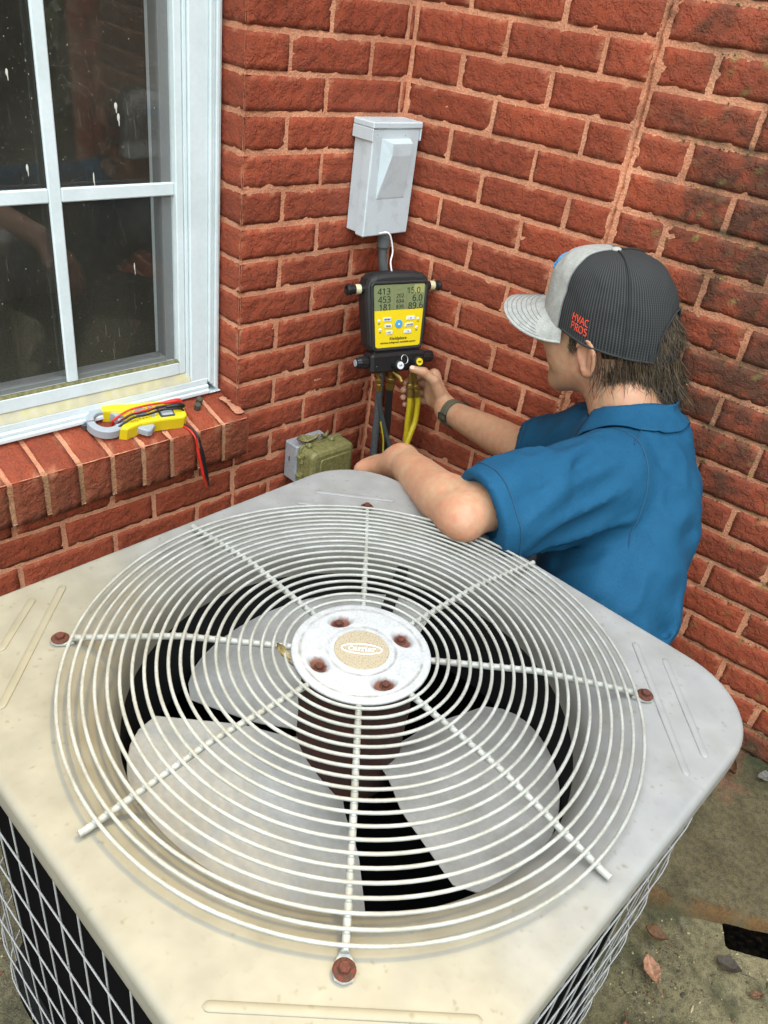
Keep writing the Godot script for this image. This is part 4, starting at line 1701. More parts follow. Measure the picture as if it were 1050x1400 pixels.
		if tab:
			mb = MB.new()
			var side := d.cross(Vector3.UP)
			var tb := Basis(side, Vector3.UP, -d)
			var ctr := ax + d * 0.328 + Vector3(0, LID, 0)
			mb.prism(PackedVector2Array([Vector2(-0.0036, -0.016), Vector2(0.0036, -0.016), Vector2(0.0080, -0.006), Vector2(0.0090, 0.001), Vector2(0.0075, 0.007), Vector2(0.0, 0.0100), Vector2(-0.0075, 0.007), Vector2(-0.0090, 0.001), Vector2(-0.0080, -0.006)]), 0.003, Transform3D(Basis(side, d, side.cross(d)), ctr + Vector3(0, 0.0012, 0)) if side.cross(d).y > 0 else Transform3D(Basis(-side, d, (-side).cross(d)), ctr + Vector3(0, 0.0012, 0)), 0.0012)
			obj("tab", mb, M.painted_wire, grille)
			mb = MB.new()
			var bf := Transform3D(tb, ctr + Vector3(0, 0.0042, 0))
			mb.lathe([Vector2(0.0, 0.0), Vector2(0.0092, 0.0), Vector2(0.0095, 0.0010), Vector2(0.0080, 0.0022), Vector2(0.0, 0.0024)], bf, 22)
			mb.lathe([Vector2(0.0050, 0.002), Vector2(0.0050, 0.0058), Vector2(0.0042, 0.0066), Vector2(0.0, 0.0066)], bf, 6)
			obj("bolt", mb, M.rust, grille)
	for b in bolts:
		mb = MB.new()
		var bf := Transform3D(Basis(Vector3.UP, b.angle() * 1.7), mid + Vector3(b.x, -0.0026, b.y) + Vector3(b.orthogonal().normalized().x, 0, b.orthogonal().normalized().y) * 0.0022)
		mb.lathe([Vector2(0.0, 0.0), Vector2(0.0066, 0.0), Vector2(0.0066, 0.0016), Vector2(0.0, 0.0017)], bf, 20)
		mb.lathe([Vector2(0.0044, 0.001), Vector2(0.0044, 0.0054), Vector2(0.0036, 0.0062), Vector2(0.0, 0.0062)], bf, 6)
		obj("bolt", mb, M.rust, grille)
	# badge: reads along the picture's right
	var bx := Vector3(0.735, 0, 0.678)
	var bt := Basis(bx, Vector3(0.678, 0, -0.735), Vector3.UP)
	var top := mid + Vector3(0, 0.0053, 0)
	mb = MB.new()
	mb.lathe([Vector2(0.0, 0.0), Vector2(0.0305, 0.0), Vector2(0.0300, 0.0008), Vector2(0.0, 0.0009)], Transform3D(Basis(), top), 44)
	var badge := obj("badge", mb, M.label_paper, grille)
	var oval := []
	for k in 48:
		var a := TAU * k / 48.0
		oval.append(top + Vector3(0, 0.0012, 0) + bt * Vector3(cos(a) * 0.0225, sin(a) * 0.0076, 0))
	mb = MB.new()
	mb.tube(oval, 0.0006, 6, true)
	var tm := words("Carrier", 0.0066, ["Droid Serif"], false, true, 0.0006)
	mb.text(tm, func(p): return top + Vector3(0, 0.0012, 0) + bt * Vector3(p.x + 0.18 * p.y, p.y, p.z))
	obj("lettering", mb, M.ink_white, grille)

# ---------------------------------------------------------------- manifold gauge
func build_manifold() -> void:
	var yaw := deg_to_rad(15.0)
	var n0 := Vector3(-sin(yaw), 0, cos(yaw))
	var tilt := deg_to_rad(10.6)
	var X := Vector3(cos(yaw), 0, sin(yaw))
	var Y := Vector3.UP * cos(tilt) - n0 * sin(tilt)
	var N := n0 * cos(tilt) + Vector3.UP * sin(tilt)
	var F := Transform3D(Basis(X, Y, N), Vector3(-0.094, 0.707, 0.150))
	var o := thing("manifold_gauge", "black and yellow digital manifold gauge hanging in the brick corner", "gauge", F * Vector3(0, -0.125, 0))
	var body := PackedVector2Array([Vector2(-0.056, -0.082), Vector2(0.056, -0.082), Vector2(0.066, -0.078), Vector2(0.071, -0.066), Vector2(0.081, 0.030), Vector2(0.081, 0.060), Vector2(0.075, 0.078), Vector2(0.060, 0.087), Vector2(0.030, 0.090), Vector2(-0.030, 0.090), Vector2(-0.060, 0.087), Vector2(-0.075, 0.078), Vector2(-0.081, 0.060), Vector2(-0.081, 0.030), Vector2(-0.071, -0.066), Vector2(-0.066, -0.078)])
	var at := func(x: float, y: float, z: float) -> Transform3D: return F * Transform3D(Basis(), Vector3(x, y, z))
	var mb := MB.new()
	mb.prism(body, 0.040, at.call(0, 0, -0.040), 0.010)
	obj("boot", mb, M.black_rubber, o)
	# raised rim round the face
	var F0 := F
	F = F * Transform3D(Basis.from_scale(Vector3(1.07, 1.03, 1.0)), Vector3.ZERO)
	var at0 := at
	at = func(x: float, y: float, z: float) -> Transform3D: return F * Transform3D(Basis(), Vector3(x, y, z))
	var win := PackedVector2Array([Vector2(-0.050, -0.070), Vector2(0.050, -0.070), Vector2(0.0545, -0.066), Vector2(0.0620, 0.058), Vector2(0.0590, 0.064), Vector2(-0.0590, 0.064), Vector2(-0.0620, 0.058), Vector2(-0.0545, -0.066)])
	var rimp := []
	for i in win.size():
		var a := win[i]
		var b := win[(i + 1) % win.size()]
		for k in 6:
			var q := a.lerp(b, k / 6.0) * 1.055
			rimp.append(F * Vector3(q.x, q.y, 0.0))
	mb = MB.new()
	mb.tube(rimp, 0.0042, 8, true)
	obj("face_rim", mb, M.black_rubber, o)
	# screen and keypad, meeting along a line
	mb = MB.new()
	mb.prism(PackedVector2Array([Vector2(-0.0590, 0.0105), Vector2(0.0590, 0.0105), Vector2(0.0618, 0.058), Vector2(0.0588, 0.0637), Vector2(-0.0588, 0.0637), Vector2(-0.0618, 0.058)]), 0.0014, at.call(0, 0, 0), 0.0003)
	var screen := obj("screen", mb, M.lcd, o)
	mb = MB.new()
	mb.prism(PackedVector2Array([Vector2(0.029, 0.044), Vector2(0.058, 0.044), Vector2(0.0595, 0.062), Vector2(0.036, 0.0622)]), 0.0002, at.call(0, 0, 0.00142), 0.0)
	obj("glare_patch", mb, M.lcd_glare, screen)
	mb = MB.new()
	mb.prism(PackedVector2Array([Vector2(-0.0498, -0.0696), Vector2(0.0498, -0.0696), Vector2(0.0542, -0.0657), Vector2(0.0588, 0.0100), Vector2(-0.0588, 0.0100), Vector2(-0.0542, -0.0657)]), 0.0016, at.call(0, 0, 0), 0.0003)
	var pad := obj("keypad", mb, M.yellow_panel, o)
	# readings
	var digits := [["413", -0.0375, 0.0500, 0.0140], ["453", -0.0360, 0.0332, 0.0140], ["181", -0.0340, 0.0168, 0.0140], ["202", 0.0010, 0.0400, 0.0085], ["634", 0.0010, 0.0285, 0.0085], ["836", 0.0010, 0.0170, 0.0085], ["15.0", 0.0330, 0.0500, 0.0130], ["6.0", 0.0430, 0.0335, 0.0140], ["89.6", 0.0390, 0.0175, 0.0145]]
	for d in digits:
		mb = MB.new()
		mb.text(words(d[0], d[3], ["Droid Sans"], false, true, 0.0004), func(p): return F * Vector3(d[1] + p.x, d[2] + p.y, 0.0019 + p.z))
		obj("reading", mb, M.lcd_ink, screen)
	mb = MB.new()
	for l in [[-0.0135, 0.014, 0.0010, 0.046], [0.0175, 0.014, 0.0010, 0.046]]:
		mb.box(at.call(l[0], l[1] + l[3] * 0.5, 0.00165), Vector3(l[2] * 0.6, l[3], 0.0003))
	for l in [[-0.022, 0.050], [-0.022, 0.034], [-0.016, 0.0165], [0.014, 0.0370], [0.014, 0.026], [0.014, 0.016], [0.054, 0.034], [0.054, 0.020], [0.002, 0.053], [-0.006, 0.053], [0.010, 0.056]]:
		mb.box(at.call(l[0], l[1], 0.00165), Vector3(0.0055, 0.0012, 0.0003))
	obj("mark", mb, M.lcd_line, screen)
	# buttons
	var key := func(x: float, y: float, w: float, h: float, lean: float, what: String) -> void:
		var k := MB.new()
		k.prism(PackedVector2Array([Vector2(-w + lean, -h), Vector2(w - 0.001, -h), Vector2(w, -h + 0.001), Vector2(w + lean * 0.2, h - 0.001), Vector2(w - 0.001, h), Vector2(-w - lean * 0.2, h)]), 0.0018, at.call(x, y, 0.0016), 0.0006)
		var kb := obj("button", k, M.button_white, pad)
		k = MB.new()
		if what == "up":
			k.prism(PackedVector2Array([Vector2(-0.002, -0.001), Vector2(0.002, -0.001), Vector2(0, 0.002)]), 0.0003, at.call(x, y, 0.00345))
		elif what == "down":
			k.prism(PackedVector2Array([Vector2(-0.002, 0.001), Vector2(0, -0.002), Vector2(0.002, 0.001)]), 0.0003, at.call(x, y, 0.00345))
		else:
			k.text(words(what, 0.0026, ["Droid Sans"], true), func(p): return F * Vector3(x + p.x, y + p.y, 0.0036 + p.z))
		obj("button_print", k, M.ink, pad)
	key.call(-0.0285, -0.0085, 0.0095, 0.0040, 0.0012, "MENU")
	key.call(-0.0260, -0.0230, 0.0090, 0.0038, 0.0018, "VIEW")
	key.call(-0.0230, -0.0370, 0.0080, 0.0038, 0.0022, "P/T")
	key.call(0.0285, -0.0085, 0.0095, 0.0040, -0.0012, "up")
	key.call(0.0260, -0.0230, 0.0090, 0.0038, -0.0018, "ENTER")
	key.call(0.0230, -0.0370, 0.0080, 0.0038, -0.0022, "down")
	for s in [[-0.0470, -0.011], [-0.0440, -0.030], [0.0470, -0.011], [0.0440, -0.030]]:
		mb = MB.new()
		mb.ball(F * Vector3(s[0], s[1], 0.0016), Vector3(0.0037, 0.0030, 0.0014), F.basis, 12, 8)
		obj("button", mb, M.button_white, pad)
		mb = MB.new()
		mb.box(at.call(s[0], s[1] - 0.0055, 0.0017), Vector3(0.0055, 0.0009, 0.0003))
		mb.box(at.call(s[0], s[1] - 0.0073, 0.0017), Vector3(0.0040, 0.0009, 0.0003))
		obj("button_print", mb, M.ink, pad)
	mb = MB.new()
	mb.lathe([Vector2(0.0092, 0.0), Vector2(0.0088, 0.0014), Vector2(0.0, 0.0019)], F * Transform3D(Basis(Vector3(1, 0, 0), Vector3(0, 0, 1), Vector3(0, -1, 0)), Vector3(0, -0.0200, 0.0016)), 28)
	obj("power_button", mb, M.button_blue, pad)
	mb = MB.new()
	mb.prism(PackedVector2Array([Vector2(-0.0022, -0.002), Vector2(0.0022, -0.002), Vector2(0.0022, 0.0006), Vector2(0, 0.0028), Vector2(-0.0022, 0.0006)]), 0.0003, at.call(0, -0.0200, 0.0036))
	obj("button_print", mb, M.ink_white, pad)
	mb = MB.new()
	mb.text(words("Fieldpiece", 0.0064, ["Droid Sans"], true, true), func(p): return F * Vector3(p.x + 0.12 * p.y, -0.0510 + p.y, 0.0019 + p.z))
	mb.text(words("wireless refrigerant manifold system", 0.0033, ["Droid Sans"], true, false), func(p): return F * Vector3(p.x, -0.0595 + p.y, 0.0019 + p.z))
	obj("lettering", mb, M.ink, pad)
	F = F0
	at = at0
	# side handles
	for s in [-1, 1]:
		mb = MB.new()
		var hf := F * Transform3D(Basis(Vector3(0, -s, 0), Vector3(s, 0, 0), Vector3(0, 0, 1)), Vector3(s * 0.074, 0.056, -0.020))
		mb.lathe([Vector2(0.0, 0.0), Vector2(0.0100, 0.0), Vector2(0.0100, 0.0365), Vector2(0.0122, 0.0385), Vector2(0.0122, 0.0455), Vector2(0.0110, 0.0468), Vector2(0.0075, 0.0468), Vector2(0.0070, 0.0440), Vector2(0.0, 0.0440)], hf, 22)
		var hd := obj("handle", mb, M.black_plastic, o)
		mb = MB.new()
		mb.lathe([Vector2(0.0103, 0.0145), Vector2(0.0106, 0.0150), Vector2(0.0106, 0.0265), Vector2(0.0103, 0.0270)], hf, 22)
		obj("metal_band", mb, M.band_metal, hd)
	# valve block
	mb = MB.new()
	mb.box(at.call(0, -0.1055, -0.012), Vector3(0.142, 0.044, 0.046), 0.006)
	mb.box(at.call(0, -0.0835, -0.016), Vector3(0.120, 0.012, 0.034), 0.003)
	var blk := obj("valve_block", mb, M.black_plastic, o)
	for s in [-1, 1]:
		mb = MB.new()
		var kf := F * Transform3D(Basis(Vector3(0, -s, 0), Vector3(s, 0, 0), Vector3(0, 0, 1)), Vector3(s * 0.070, -0.103, -0.010))
		mb.lathe([Vector2(0.0, 0.0), Vector2(0.0110, 0.0), Vector2(0.0125, 0.004), Vector2(0.0128, 0.020), Vector2(0.0108, 0.0295), Vector2(0.0075, 0.0315), Vector2(0.0, 0.0315)], kf, 26)
		for k in 12:
			var a := TAU * k / 12.0
			mb.tube([kf * Vector3(cos(a) * 0.0126, 0.004, sin(a) * 0.0126), kf * Vector3(cos(a) * 0.0129, 0.020, sin(a) * 0.0129), kf * Vector3(cos(a) * 0.0109, 0.029, sin(a) * 0.0109)], 0.0012, 5)
		var kn := obj("side_knob", mb, M.black_plastic, o)
		if s < 0:
			mb = MB.new()
			mb.lathe([Vector2(0.0078, 0.0314), Vector2(0.0074, 0.0322), Vector2(0.0, 0.0323)], kf, 20)
			obj("knob_cap", mb, M.jaw_grey, kn)
	for s in [[-0.0080, -0.112, M.button_white], [0.0420, -0.108, M.yellow_panel]]:
		mb = MB.new()
		var kf := F * Transform3D(Basis(Vector3(1, 0, 0), Vector3(0, 0.22, 0.975).normalized(), Vector3(0, -0.975, 0.22).normalized()), Vector3(s[0], s[1], 0.009))
		mb.lathe([Vector2(0.0, 0.0), Vector2(0.0125, 0.0), Vector2(0.0130, 0.003), Vector2(0.0126, 0.019), Vector2(0.0110, 0.0225), Vector2(0.0094, 0.0230), Vector2(0.0094, 0.0215), Vector2(0.0, 0.0215)], kf, 26)
		for k in 14:
			var a := TAU * k / 14.0
			mb.tube([kf * Vector3(cos(a) * 0.0128, 0.003, sin(a) * 0.0128), kf * Vector3(cos(a) * 0.0126, 0.019, sin(a) * 0.0126)], 0.0012, 5)
		var kn := obj("front_knob", mb, M.black_plastic, o)
		mb = MB.new()
		mb.lathe([Vector2(0.0086, 0.0216), Vector2(0.0084, 0.0228), Vector2(0.0, 0.0230)], kf, 22)
		obj("knob_cap", mb, s[2], kn)
		mb = MB.new()
		var cen: Vector3 = kf * Vector3(0, 0.0232, 0)
		mb.text(words("LO" if s[0] < 0 else "VAC", 0.0042, ["Droid Sans"], true), func(p): return cen + kf.basis * Vector3(p.x, 0.0003 + p.z, -p.y))
		obj("knob_print", mb, M.ink, kn)
	mb = MB.new()
	var ring := []
	for k in 24:
		var a := TAU * k / 24.0
		ring.append(F * Vector3(0.0125 + cos(a) * 0.0085, -0.099 + sin(a) * 0.0095, 0.0135 - sin(a) * 0.003))
	mb.tube(ring, 0.0011, 7, true)
	obj("hanging_ring", mb, M.steel, o)
	mb = MB.new()
	mb.ball(F * Vector3(0.064, -0.103, 0.0112), Vector3(0.0014, 0.0014, 0.0008), F.basis, 8, 6)
	obj("lamp_dot", mb, M.rust, blk)
	mb = MB.new()
	mb.ball(F * Vector3(-0.058, -0.110, 0.0112), Vector3(0.0012, 0.0012, 0.0006), F.basis, 8, 6)
	obj("screw", mb, M.steel, blk)

# hose with a brass end, from the valve block downwards
func hose(called: String, label: String, pts: Array, rad: float, m: Material, brass := true, angled := false) -> void:
	var path := smoothed(pts, 8)
	var o := thing(called, label, "hose", path[path.size() - 1], "hoses and cables hanging below the gauge")
	var mb := MB.new()
	mb.tube(path, rad, 12)
	obj("tube", mb, m, o)
	if not brass:
		return
	var d: Vector3 = (path[0] - path[2]).normalized()
	var f := frame(path[0], d)
	mb = MB.new()
	mb.lathe([Vector2(0.0, -0.004), Vector2(rad * 1.15, -0.004), Vector2(rad * 1.18, -0.003), Vector2(rad * 1.18, 0.014), Vector2(rad * 0.9, 0.0155), Vector2(rad * 0.9, 0.018), Vector2(0.0, 0.018)], f, 18)
	obj("ferrule", mb, M.brass, o)
	mb = MB.new()
	mb.lathe([Vector2(0.0, 0.0182), Vector2(rad * 1.35, 0.0182), Vector2(rad * 1.42, 0.0195), Vector2(rad * 1.42, 0.0270), Vector2(rad * 1.3, 0.0290), Vector2(rad * 0.75, 0.0292), Vector2(0.0, 0.0292)], f, 12)
	obj("coupling_nut", mb, M.brass, o)
	mb = MB.new()
	mb.lathe([Vector2(0.0, 0.0292), Vector2(rad * 0.72, 0.0292), Vector2(rad * 0.72, 0.040), Vector2(rad * 0.85, 0.042), Vector2(rad * 0.85, 0.060), Vector2(0.0, 0.060)], f, 14)
	if angled:
		mb.tube([f * Vector3(0, 0.045, 0), f * Vector3(0, 0.045, 0) + Vector3(0.010, -0.012, 0.020), f * Vector3(0, 0.045, 0) + Vector3(0.012, -0.020, 0.026)], [0.0062, 0.0062, 0.0068], 12)
	obj("fitting", mb, M.brass, o)

func build_hoses() -> void:
	hose("hose", "thin grey hose leftmost below the gauge, brass end on top", [Vector3(-0.1345, 0.538, 0.158), Vector3(-0.1300, 0.518, 0.158), Vector3(-0.1217, 0.490, 0.156), Vector3(-0.1070, 0.4547, 0.154), Vector3(-0.0934, 0.4125, 0.160), Vector3(-0.0773, 0.3659, 0.170), Vector3(-0.066, 0.30, 0.18), Vector3(-0.10, 0.16, 0.24), Vector3(-0.30, 0.07, 0.40), Vector3(-0.56, 0.10, 0.60)], 0.0058, M.grey_hose)
	hose("hose", "thick black hose with big brass end below the gauge", [Vector3(-0.0900, 0.530, 0.150), Vector3(-0.0865, 0.505, 0.148), Vector3(-0.0800, 0.4609, 0.146), Vector3(-0.0740, 0.3999, 0.144), Vector3(-0.0720, 0.3279, 0.142), Vector3(-0.08, 0.22, 0.16), Vector3(-0.16, 0.08, 0.26), Vector3(-0.34, 0.03, 0.44), Vector3(-0.56, 0.08, 0.60)], 0.0092, M.black_hose, true, true)
	hose("hose", "yellow hose nearest the brick wall corner, behind the gripping fingers", [Vector3(-0.0640, 0.520, 0.1930), Vector3(-0.0640, 0.4955, 0.1960), Vector3(-0.0640, 0.4463, 0.1980), Vector3(-0.0600, 0.3740, 0.2000), Vector3(-0.056, 0.27, 0.20), Vector3(-0.10, 0.10, 0.26), Vector3(-0.30, 0.03, 0.40), Vector3(-0.54, 0.08, 0.56)], 0.0062, M.yellow_hose)
	hose("hose", "yellow hose bending left in front of the other yellow hose under the hand", [Vector3(-0.0450, 0.520, 0.1985), Vector3(-0.0410, 0.4992, 0.2010), Vector3(-0.0455, 0.4542, 0.2060), Vector3(-0.0619, 0.4212, 0.2110), Vector3(-0.0735, 0.3839, 0.2120), Vector3(-0.083, 0.31, 0.21), Vector3(-0.14, 0.12, 0.28), Vector3(-0.32, 0.05, 0.42), Vector3(-0.54, 0.10, 0.56)], 0.0068, M.yellow_hose)
	hose("hose", "yellow hose without brass end in view, passing behind the two gripped ones", [Vector3(-0.0330, 0.500, 0.1800), Vector3(-0.0330, 0.4674, 0.1800), Vector3(-0.0270, 0.4137, 0.1780), Vector3(-0.0230, 0.3483, 0.1760), Vector3(-0.03, 0.22, 0.18), Vector3(-0.12, 0.05, 0.30), Vector3(-0.50, 0.04, 0.52)], 0.0060, M.yellow_hose, false)
	hose("cable", "thin yellow cable rightmost of the yellow lines under the gauge", [Vector3(-0.0300, 0.455, 0.170), Vector3(-0.0120, 0.4275, 0.168), Vector3(-0.0040, 0.3919, 0.164), Vector3(-0.0010, 0.3408, 0.158), Vector3(-0.004, 0.25, 0.15), Vector3(-0.04, 0.05, 0.20), Vector3(-0.2, 0.012, 0.30)], 0.0021, M.yellow_hose, false)
	hose("cable", "thin yellow cable between the grey and the black hose", [Vector3(-0.118, 0.45, 0.162), Vector3(-0.1123, 0.4271, 0.165), Vector3(-0.1044, 0.3950, 0.167), Vector3(-0.0970, 0.3197, 0.168), Vector3(-0.09, 0.20, 0.17), Vector3(-0.12, 0.012, 0.24), Vector3(-0.24, 0.010, 0.32)], 0.0020, M.yellow_hose, false)

# ---------------------------------------------------------------- clamp meter on the sill
func build_meter() -> void:
	var nrm := Vector3(0, 0.133, 0.036).normalized()
	var dir := Vector3(0.195, 0.0, 0.034)
	dir = (dir - nrm * dir.dot(nrm)).normalized()
	var w := nrm.cross(dir) * -1.0
	w = dir.cross(nrm)
	var F := Transform3D(Basis(dir, w * -1.0, nrm), Vector3(-0.742, 0.4985, -0.0465) + nrm * 0.001)
	F = Transform3D(Basis(dir, nrm.cross(dir), nrm), F.origin)      # x to the tail, y to the window, z up from the sill
	var o := thing("clamp_meter", "yellow clamp meter with grey jaws lying on the brick sill", "meter", F.origin)
	var mb := MB.new()
	var outline := PackedVector2Array([Vector2(0.036, 0.036), Vector2(0.062, 0.037), Vector2(0.100, 0.033), Vector2(0.150, 0.031), Vector2(0.190, 0.029), Vector2(0.198, 0.022), Vector2(0.201, 0.000), Vector2(0.198, -0.022), Vector2(0.190, -0.028), Vector2(0.140, -0.027), Vector2(0.098, -0.029), Vector2(0.066, -0.041), Vector2(0.052, -0.036), Vector2(0.068, -0.016), Vector2(0.072, 0.000), Vector2(0.066, 0.014), Vector2(0.038, 0.020)])
	mb.prism(outline, 0.030, F, 0.0045)
	obj("body", mb, M.yellow_plastic, o)
	mb = MB.new()
	var jf := F * Transform3D(Basis(Vector3(1, 0, 0), Vector3(0, 0, 1), Vector3(0, -1, 0)), Vector3(0.036, 0.000, 0.004))
	var prof := [Vector2(0.0225, 0.001), Vector2(0.0225, 0.019), Vector2(0.0240, 0.021), Vector2(0.0355, 0.021), Vector2(0.0375, 0.019), Vector2(0.0375, 0.002), Vector2(0.0355, 0.0), Vector2(0.0240, 0.0), Vector2(0.0225, 0.001)]
	for half in [0, 1]:
		var hb := MB.new()
		for k in prof.size() - 1:
			hb.grid(26, 1, func(s, t):
				var a: float = PI * (half + 0.012 + s * 0.976) 
				var p: Vector2 = prof[k].lerp(prof[k + 1], t)
				return jf * Vector3(cos(a) * p.x, p.y, -sin(a) * p.x) if true else Vector3.ZERO, false)
		for e in [0.012, 0.988]:
			var a: float = PI * (half + e)
			var pts := []
			for k in [1, 3, 4, 6]:
				pts.append(jf * Vector3(cos(a) * prof[k].x, prof[k].y, -sin(a) * prof[k].x))
			hb.quad(pts[0], pts[1], pts[2], pts[3])
		obj("jaw", hb, M.jaw_grey, o)
	mb = MB.new()
	mb.prism(PackedVector2Array([Vector2(0.086, -0.028), Vector2(0.122, -0.026), Vector2(0.126, -0.032), Vector2(0.114, -0.046), Vector2(0.106, -0.047), Vector2(0.094, -0.038)]), 0.014, F * Transform3D(Basis(), Vector3(0, 0, 0.008)), 0.003)
	obj("trigger", mb, M.jaw_grey, o)
	mb = MB.new()
	mb.prism(PackedVector2Array([Vector2(-0.012, 0.001), Vector2(0.0, 0.010), Vector2(0.004, 0.006), Vector2(0.002, -0.002), Vector2(-0.004, -0.002)]), 0.010, F * Transform3D(Basis(), Vector3(0, 0, 0.006)), 0.001)
	obj("jaw_tip", mb, M.jaw_dark, o)
	mb = MB.new()
	mb.lathe([Vector2(0.0125, 0.0), Vector2(0.0120, 0.003), Vector2(0.0, 0.0035)], F * Transform3D(Basis(Vector3(1, 0, 0), Vector3(0, 0, 1), Vector3(0, -1, 0)), Vector3(0.106, 0.000, 0.030)), 22)
	mb.box(F * Transform3D(Basis(Vector3(0, 0, 1), 0.6), Vector3(0.106, 0.0, 0.0345)), Vector3(0.022, 0.005, 0.004), 0.001)
	obj("dial", mb, M.jaw_grey, o)
	mb = MB.new()
	mb.prism(rounded(0.032, 0.034, 0.003), 0.0012, F * Transform3D(Basis(), Vector3(0.157, -0.004, 0.0301)), 0.0004)
	var disp := obj("display", mb, M.jaw_dark, o)
	mb = MB.new()
	mb.prism(rounded(0.024, 0.026, 0.002), 0.0004, F * Transform3D(Basis(), Vector3(0.158, -0.004, 0.0314)), 0.0)
	obj("display_glass", mb, M.grey_smudge, disp)
	for s in [[0.128, -0.013, 0.010, 0.006], [0.130, 0.012, 0.010, 0.006], [0.138, -0.002, 0.004, 0.008]]:
		mb = MB.new()
		mb.prism(rounded(s[2], s[3], 0.001), 0.002, F * Transform3D(Basis(), Vector3(s[0], s[1], 0.0300)), 0.0006)
		obj("button", mb, M.grey_smudge, o)
	mb = MB.new()
	var r := RandomNumberGenerator.new()
	r.seed = 9
	for k in 16:
		var a := TAU * k / 16.0
		mb.box(F * Transform3D(Basis(Vector3(0, 0, 1), a), Vector3(0.106 + cos(a) * 0.0185, sin(a) * 0.0165, 0.0301)), Vector3(0.0034, 0.0011, 0.0003))
	for k in 8:
		mb.box(F * Transform3D(Basis(), Vector3(0.080 + (k % 4) * 0.004, -0.024 + (k / 4) * 0.003, 0.0301)), Vector3(0.0026, 0.0009, 0.0003))
	obj("print", mb, M.ink, o)
	# test leads: plugged in at the tail, wound forward through the jaw and back under the body
	var top := 0.0345
	for c in [0, 1]:
		var off := 0.010 if c == 0 else -0.004
		var lead := thing("test_lead", "red test lead wound round the clamp meter, its probe hanging over the sill" if c == 0 else "black test lead wound round the clamp meter, its probe hanging over the sill", "test lead", F * Vector3(0.19, off, 0.03))
		var m: Material = M.red_lead if c == 0 else M.black_lead
		mb = MB.new()
		var loops := []
		for l in [0, 1]:
			var y: float = off + l * (-0.013 if c == 0 else -0.010)
			loops.append([F * Vector3(0.196, y + 0.006, 0.030), F * Vector3(0.182, y + 0.004, top + 0.004), F * Vector3(0.150, y + 0.005, top + 0.002 + c * 0.003), F * Vector3(0.115, y - 0.002, top + 0.006 - c * 0.002), F * Vector3(0.085, y - 0.006, top + 0.004), F * Vector3(0.066, y - 0.010, top - 0.002), F * Vector3(0.050, y - 0.012, 0.020), F * Vector3(0.050, y - 0.010, 0.006)])
		for l in loops:
			mb.tube(smoothed(l, 6), 0.0022, 7)
		obj("cable", mb, m, lead)
		mb = MB.new()
		var pf := F.basis
		mb.tube(smoothed([F * Vector3(0.198, off + 0.006, top - 0.002), F * Vector3(0.190, off + 0.005, top + 0.003), F * Vector3(0.176, off + 0.004, top + 0.004), F * Vector3(0.160, off + 0.004, top + 0.003)], 4), [0.0048, 0.0056, 0.0058, 0.0056, 0.0054, 0.0056, 0.0054, 0.005, 0.0047, 0.0044, 0.004, 0.0036, 0.003], 10)
		obj("plug", mb, m, lead)
		# over the edge
		var s: Vector3 = Vector3(0.004, 0.003, 0.006) * c
		mb = MB.new()
		mb.tube(smoothed([Vector3(-0.575, 0.4915, -0.014) + s, Vector3(-0.560, 0.4880, 0.006) + s, Vector3(-0.552, 0.4830, 0.026) + s, Vector3(-0.549, 0.473, 0.0405) + s, Vector3(-0.547, 0.458, 0.0445) + s, Vector3(-0.5455, 0.446, 0.0455) + s], 6), 0.0022, 7)
		obj("cable", mb, m, lead)
		mb = MB.new()
		var p0: Vector3 = Vector3(-0.5460, 0.450, 0.0455) + s
		var p1: Vector3 = Vector3(-0.5310, 0.366, 0.0500) + s * 0.9
		var pts := []
		for k in 12:
			pts.append(p0.lerp(p1, k / 11.0))
		mb.tube(pts, [0.0026, 0.0040, 0.0046, 0.0048, 0.0046, 0.0042, 0.0042, 0.0041, 0.0040, 0.0050, 0.0036, 0.0030], 10)
		obj("probe", mb, m, lead)
		mb = MB.new()
		mb.tube([p1, p1 + (p1 - p0).normalized() * 0.020], [0.0024, 0.0012], 8)
		obj("probe_tip", mb, m, lead)
	# two rubber caps
	mb = MB.new()
	var cap := thing("rubber_cap", "small dark rubber cap nearer the window frame on the sill", "cap", Vector3(-0.4845, 0.5000, -0.0440))
	mb.lathe([Vector2(0.0, 0.0), Vector2(0.0066, 0.0), Vector2(0.0070, 0.002), Vector2(0.0070, 0.013), Vector2(0.0055, 0.0145), Vector2(0.0, 0.0145)], frame(Vector3(-0.4845, 0.4985, -0.0440), nrm), 18)
	obj("shell", mb, M.olive_cap, cap)
	var cap2: Node3D = cap.duplicate()
	add_child(cap2)
	cap2.name = "rubber_cap_001"
	cap2.position = Vector3(-0.4985, 0.4955, -0.0300)
	cap2.set_meta("label", "small dark rubber cap nearer the clamp meter on the sill")
	for c in [cap, cap2]:
		c.set_meta("group", "rubber caps on the sill")

# ---------------------------------------------------------------- the kneeling man
const SH_L := Vector3(-0.315, 0.715, 0.834)
const EL_L := Vector3(-0.588, 0.7085, 0.777)
const WR_L := Vector3(-0.489, 0.659, 0.567)
const SH_R := Vector3(-0.092, 0.646, 0.678)
const EL_R := Vector3(-0.062, 0.536, 0.521)
const WR_R := Vector3(-0.025, 0.509, 0.284)
const NECK := Vector3(-0.163, 0.745, 0.785)
const SKULL := Vector3(-0.135, 0.866, 0.666)
const AX_A := Vector3(0.722, 0, -0.692)      # across the chest, towards his right
const AX_F := Vector3(-0.692, 0, -0.722)     # where the chest faces
var HB: Basis
var head_inv: Transform3D
var torso: Array
var skin_bones: Array
var leg_bones: Array
var fold_noise: FastNoiseLite

func to_head(p: Vector3) -> Vector3:
	return head_inv * p

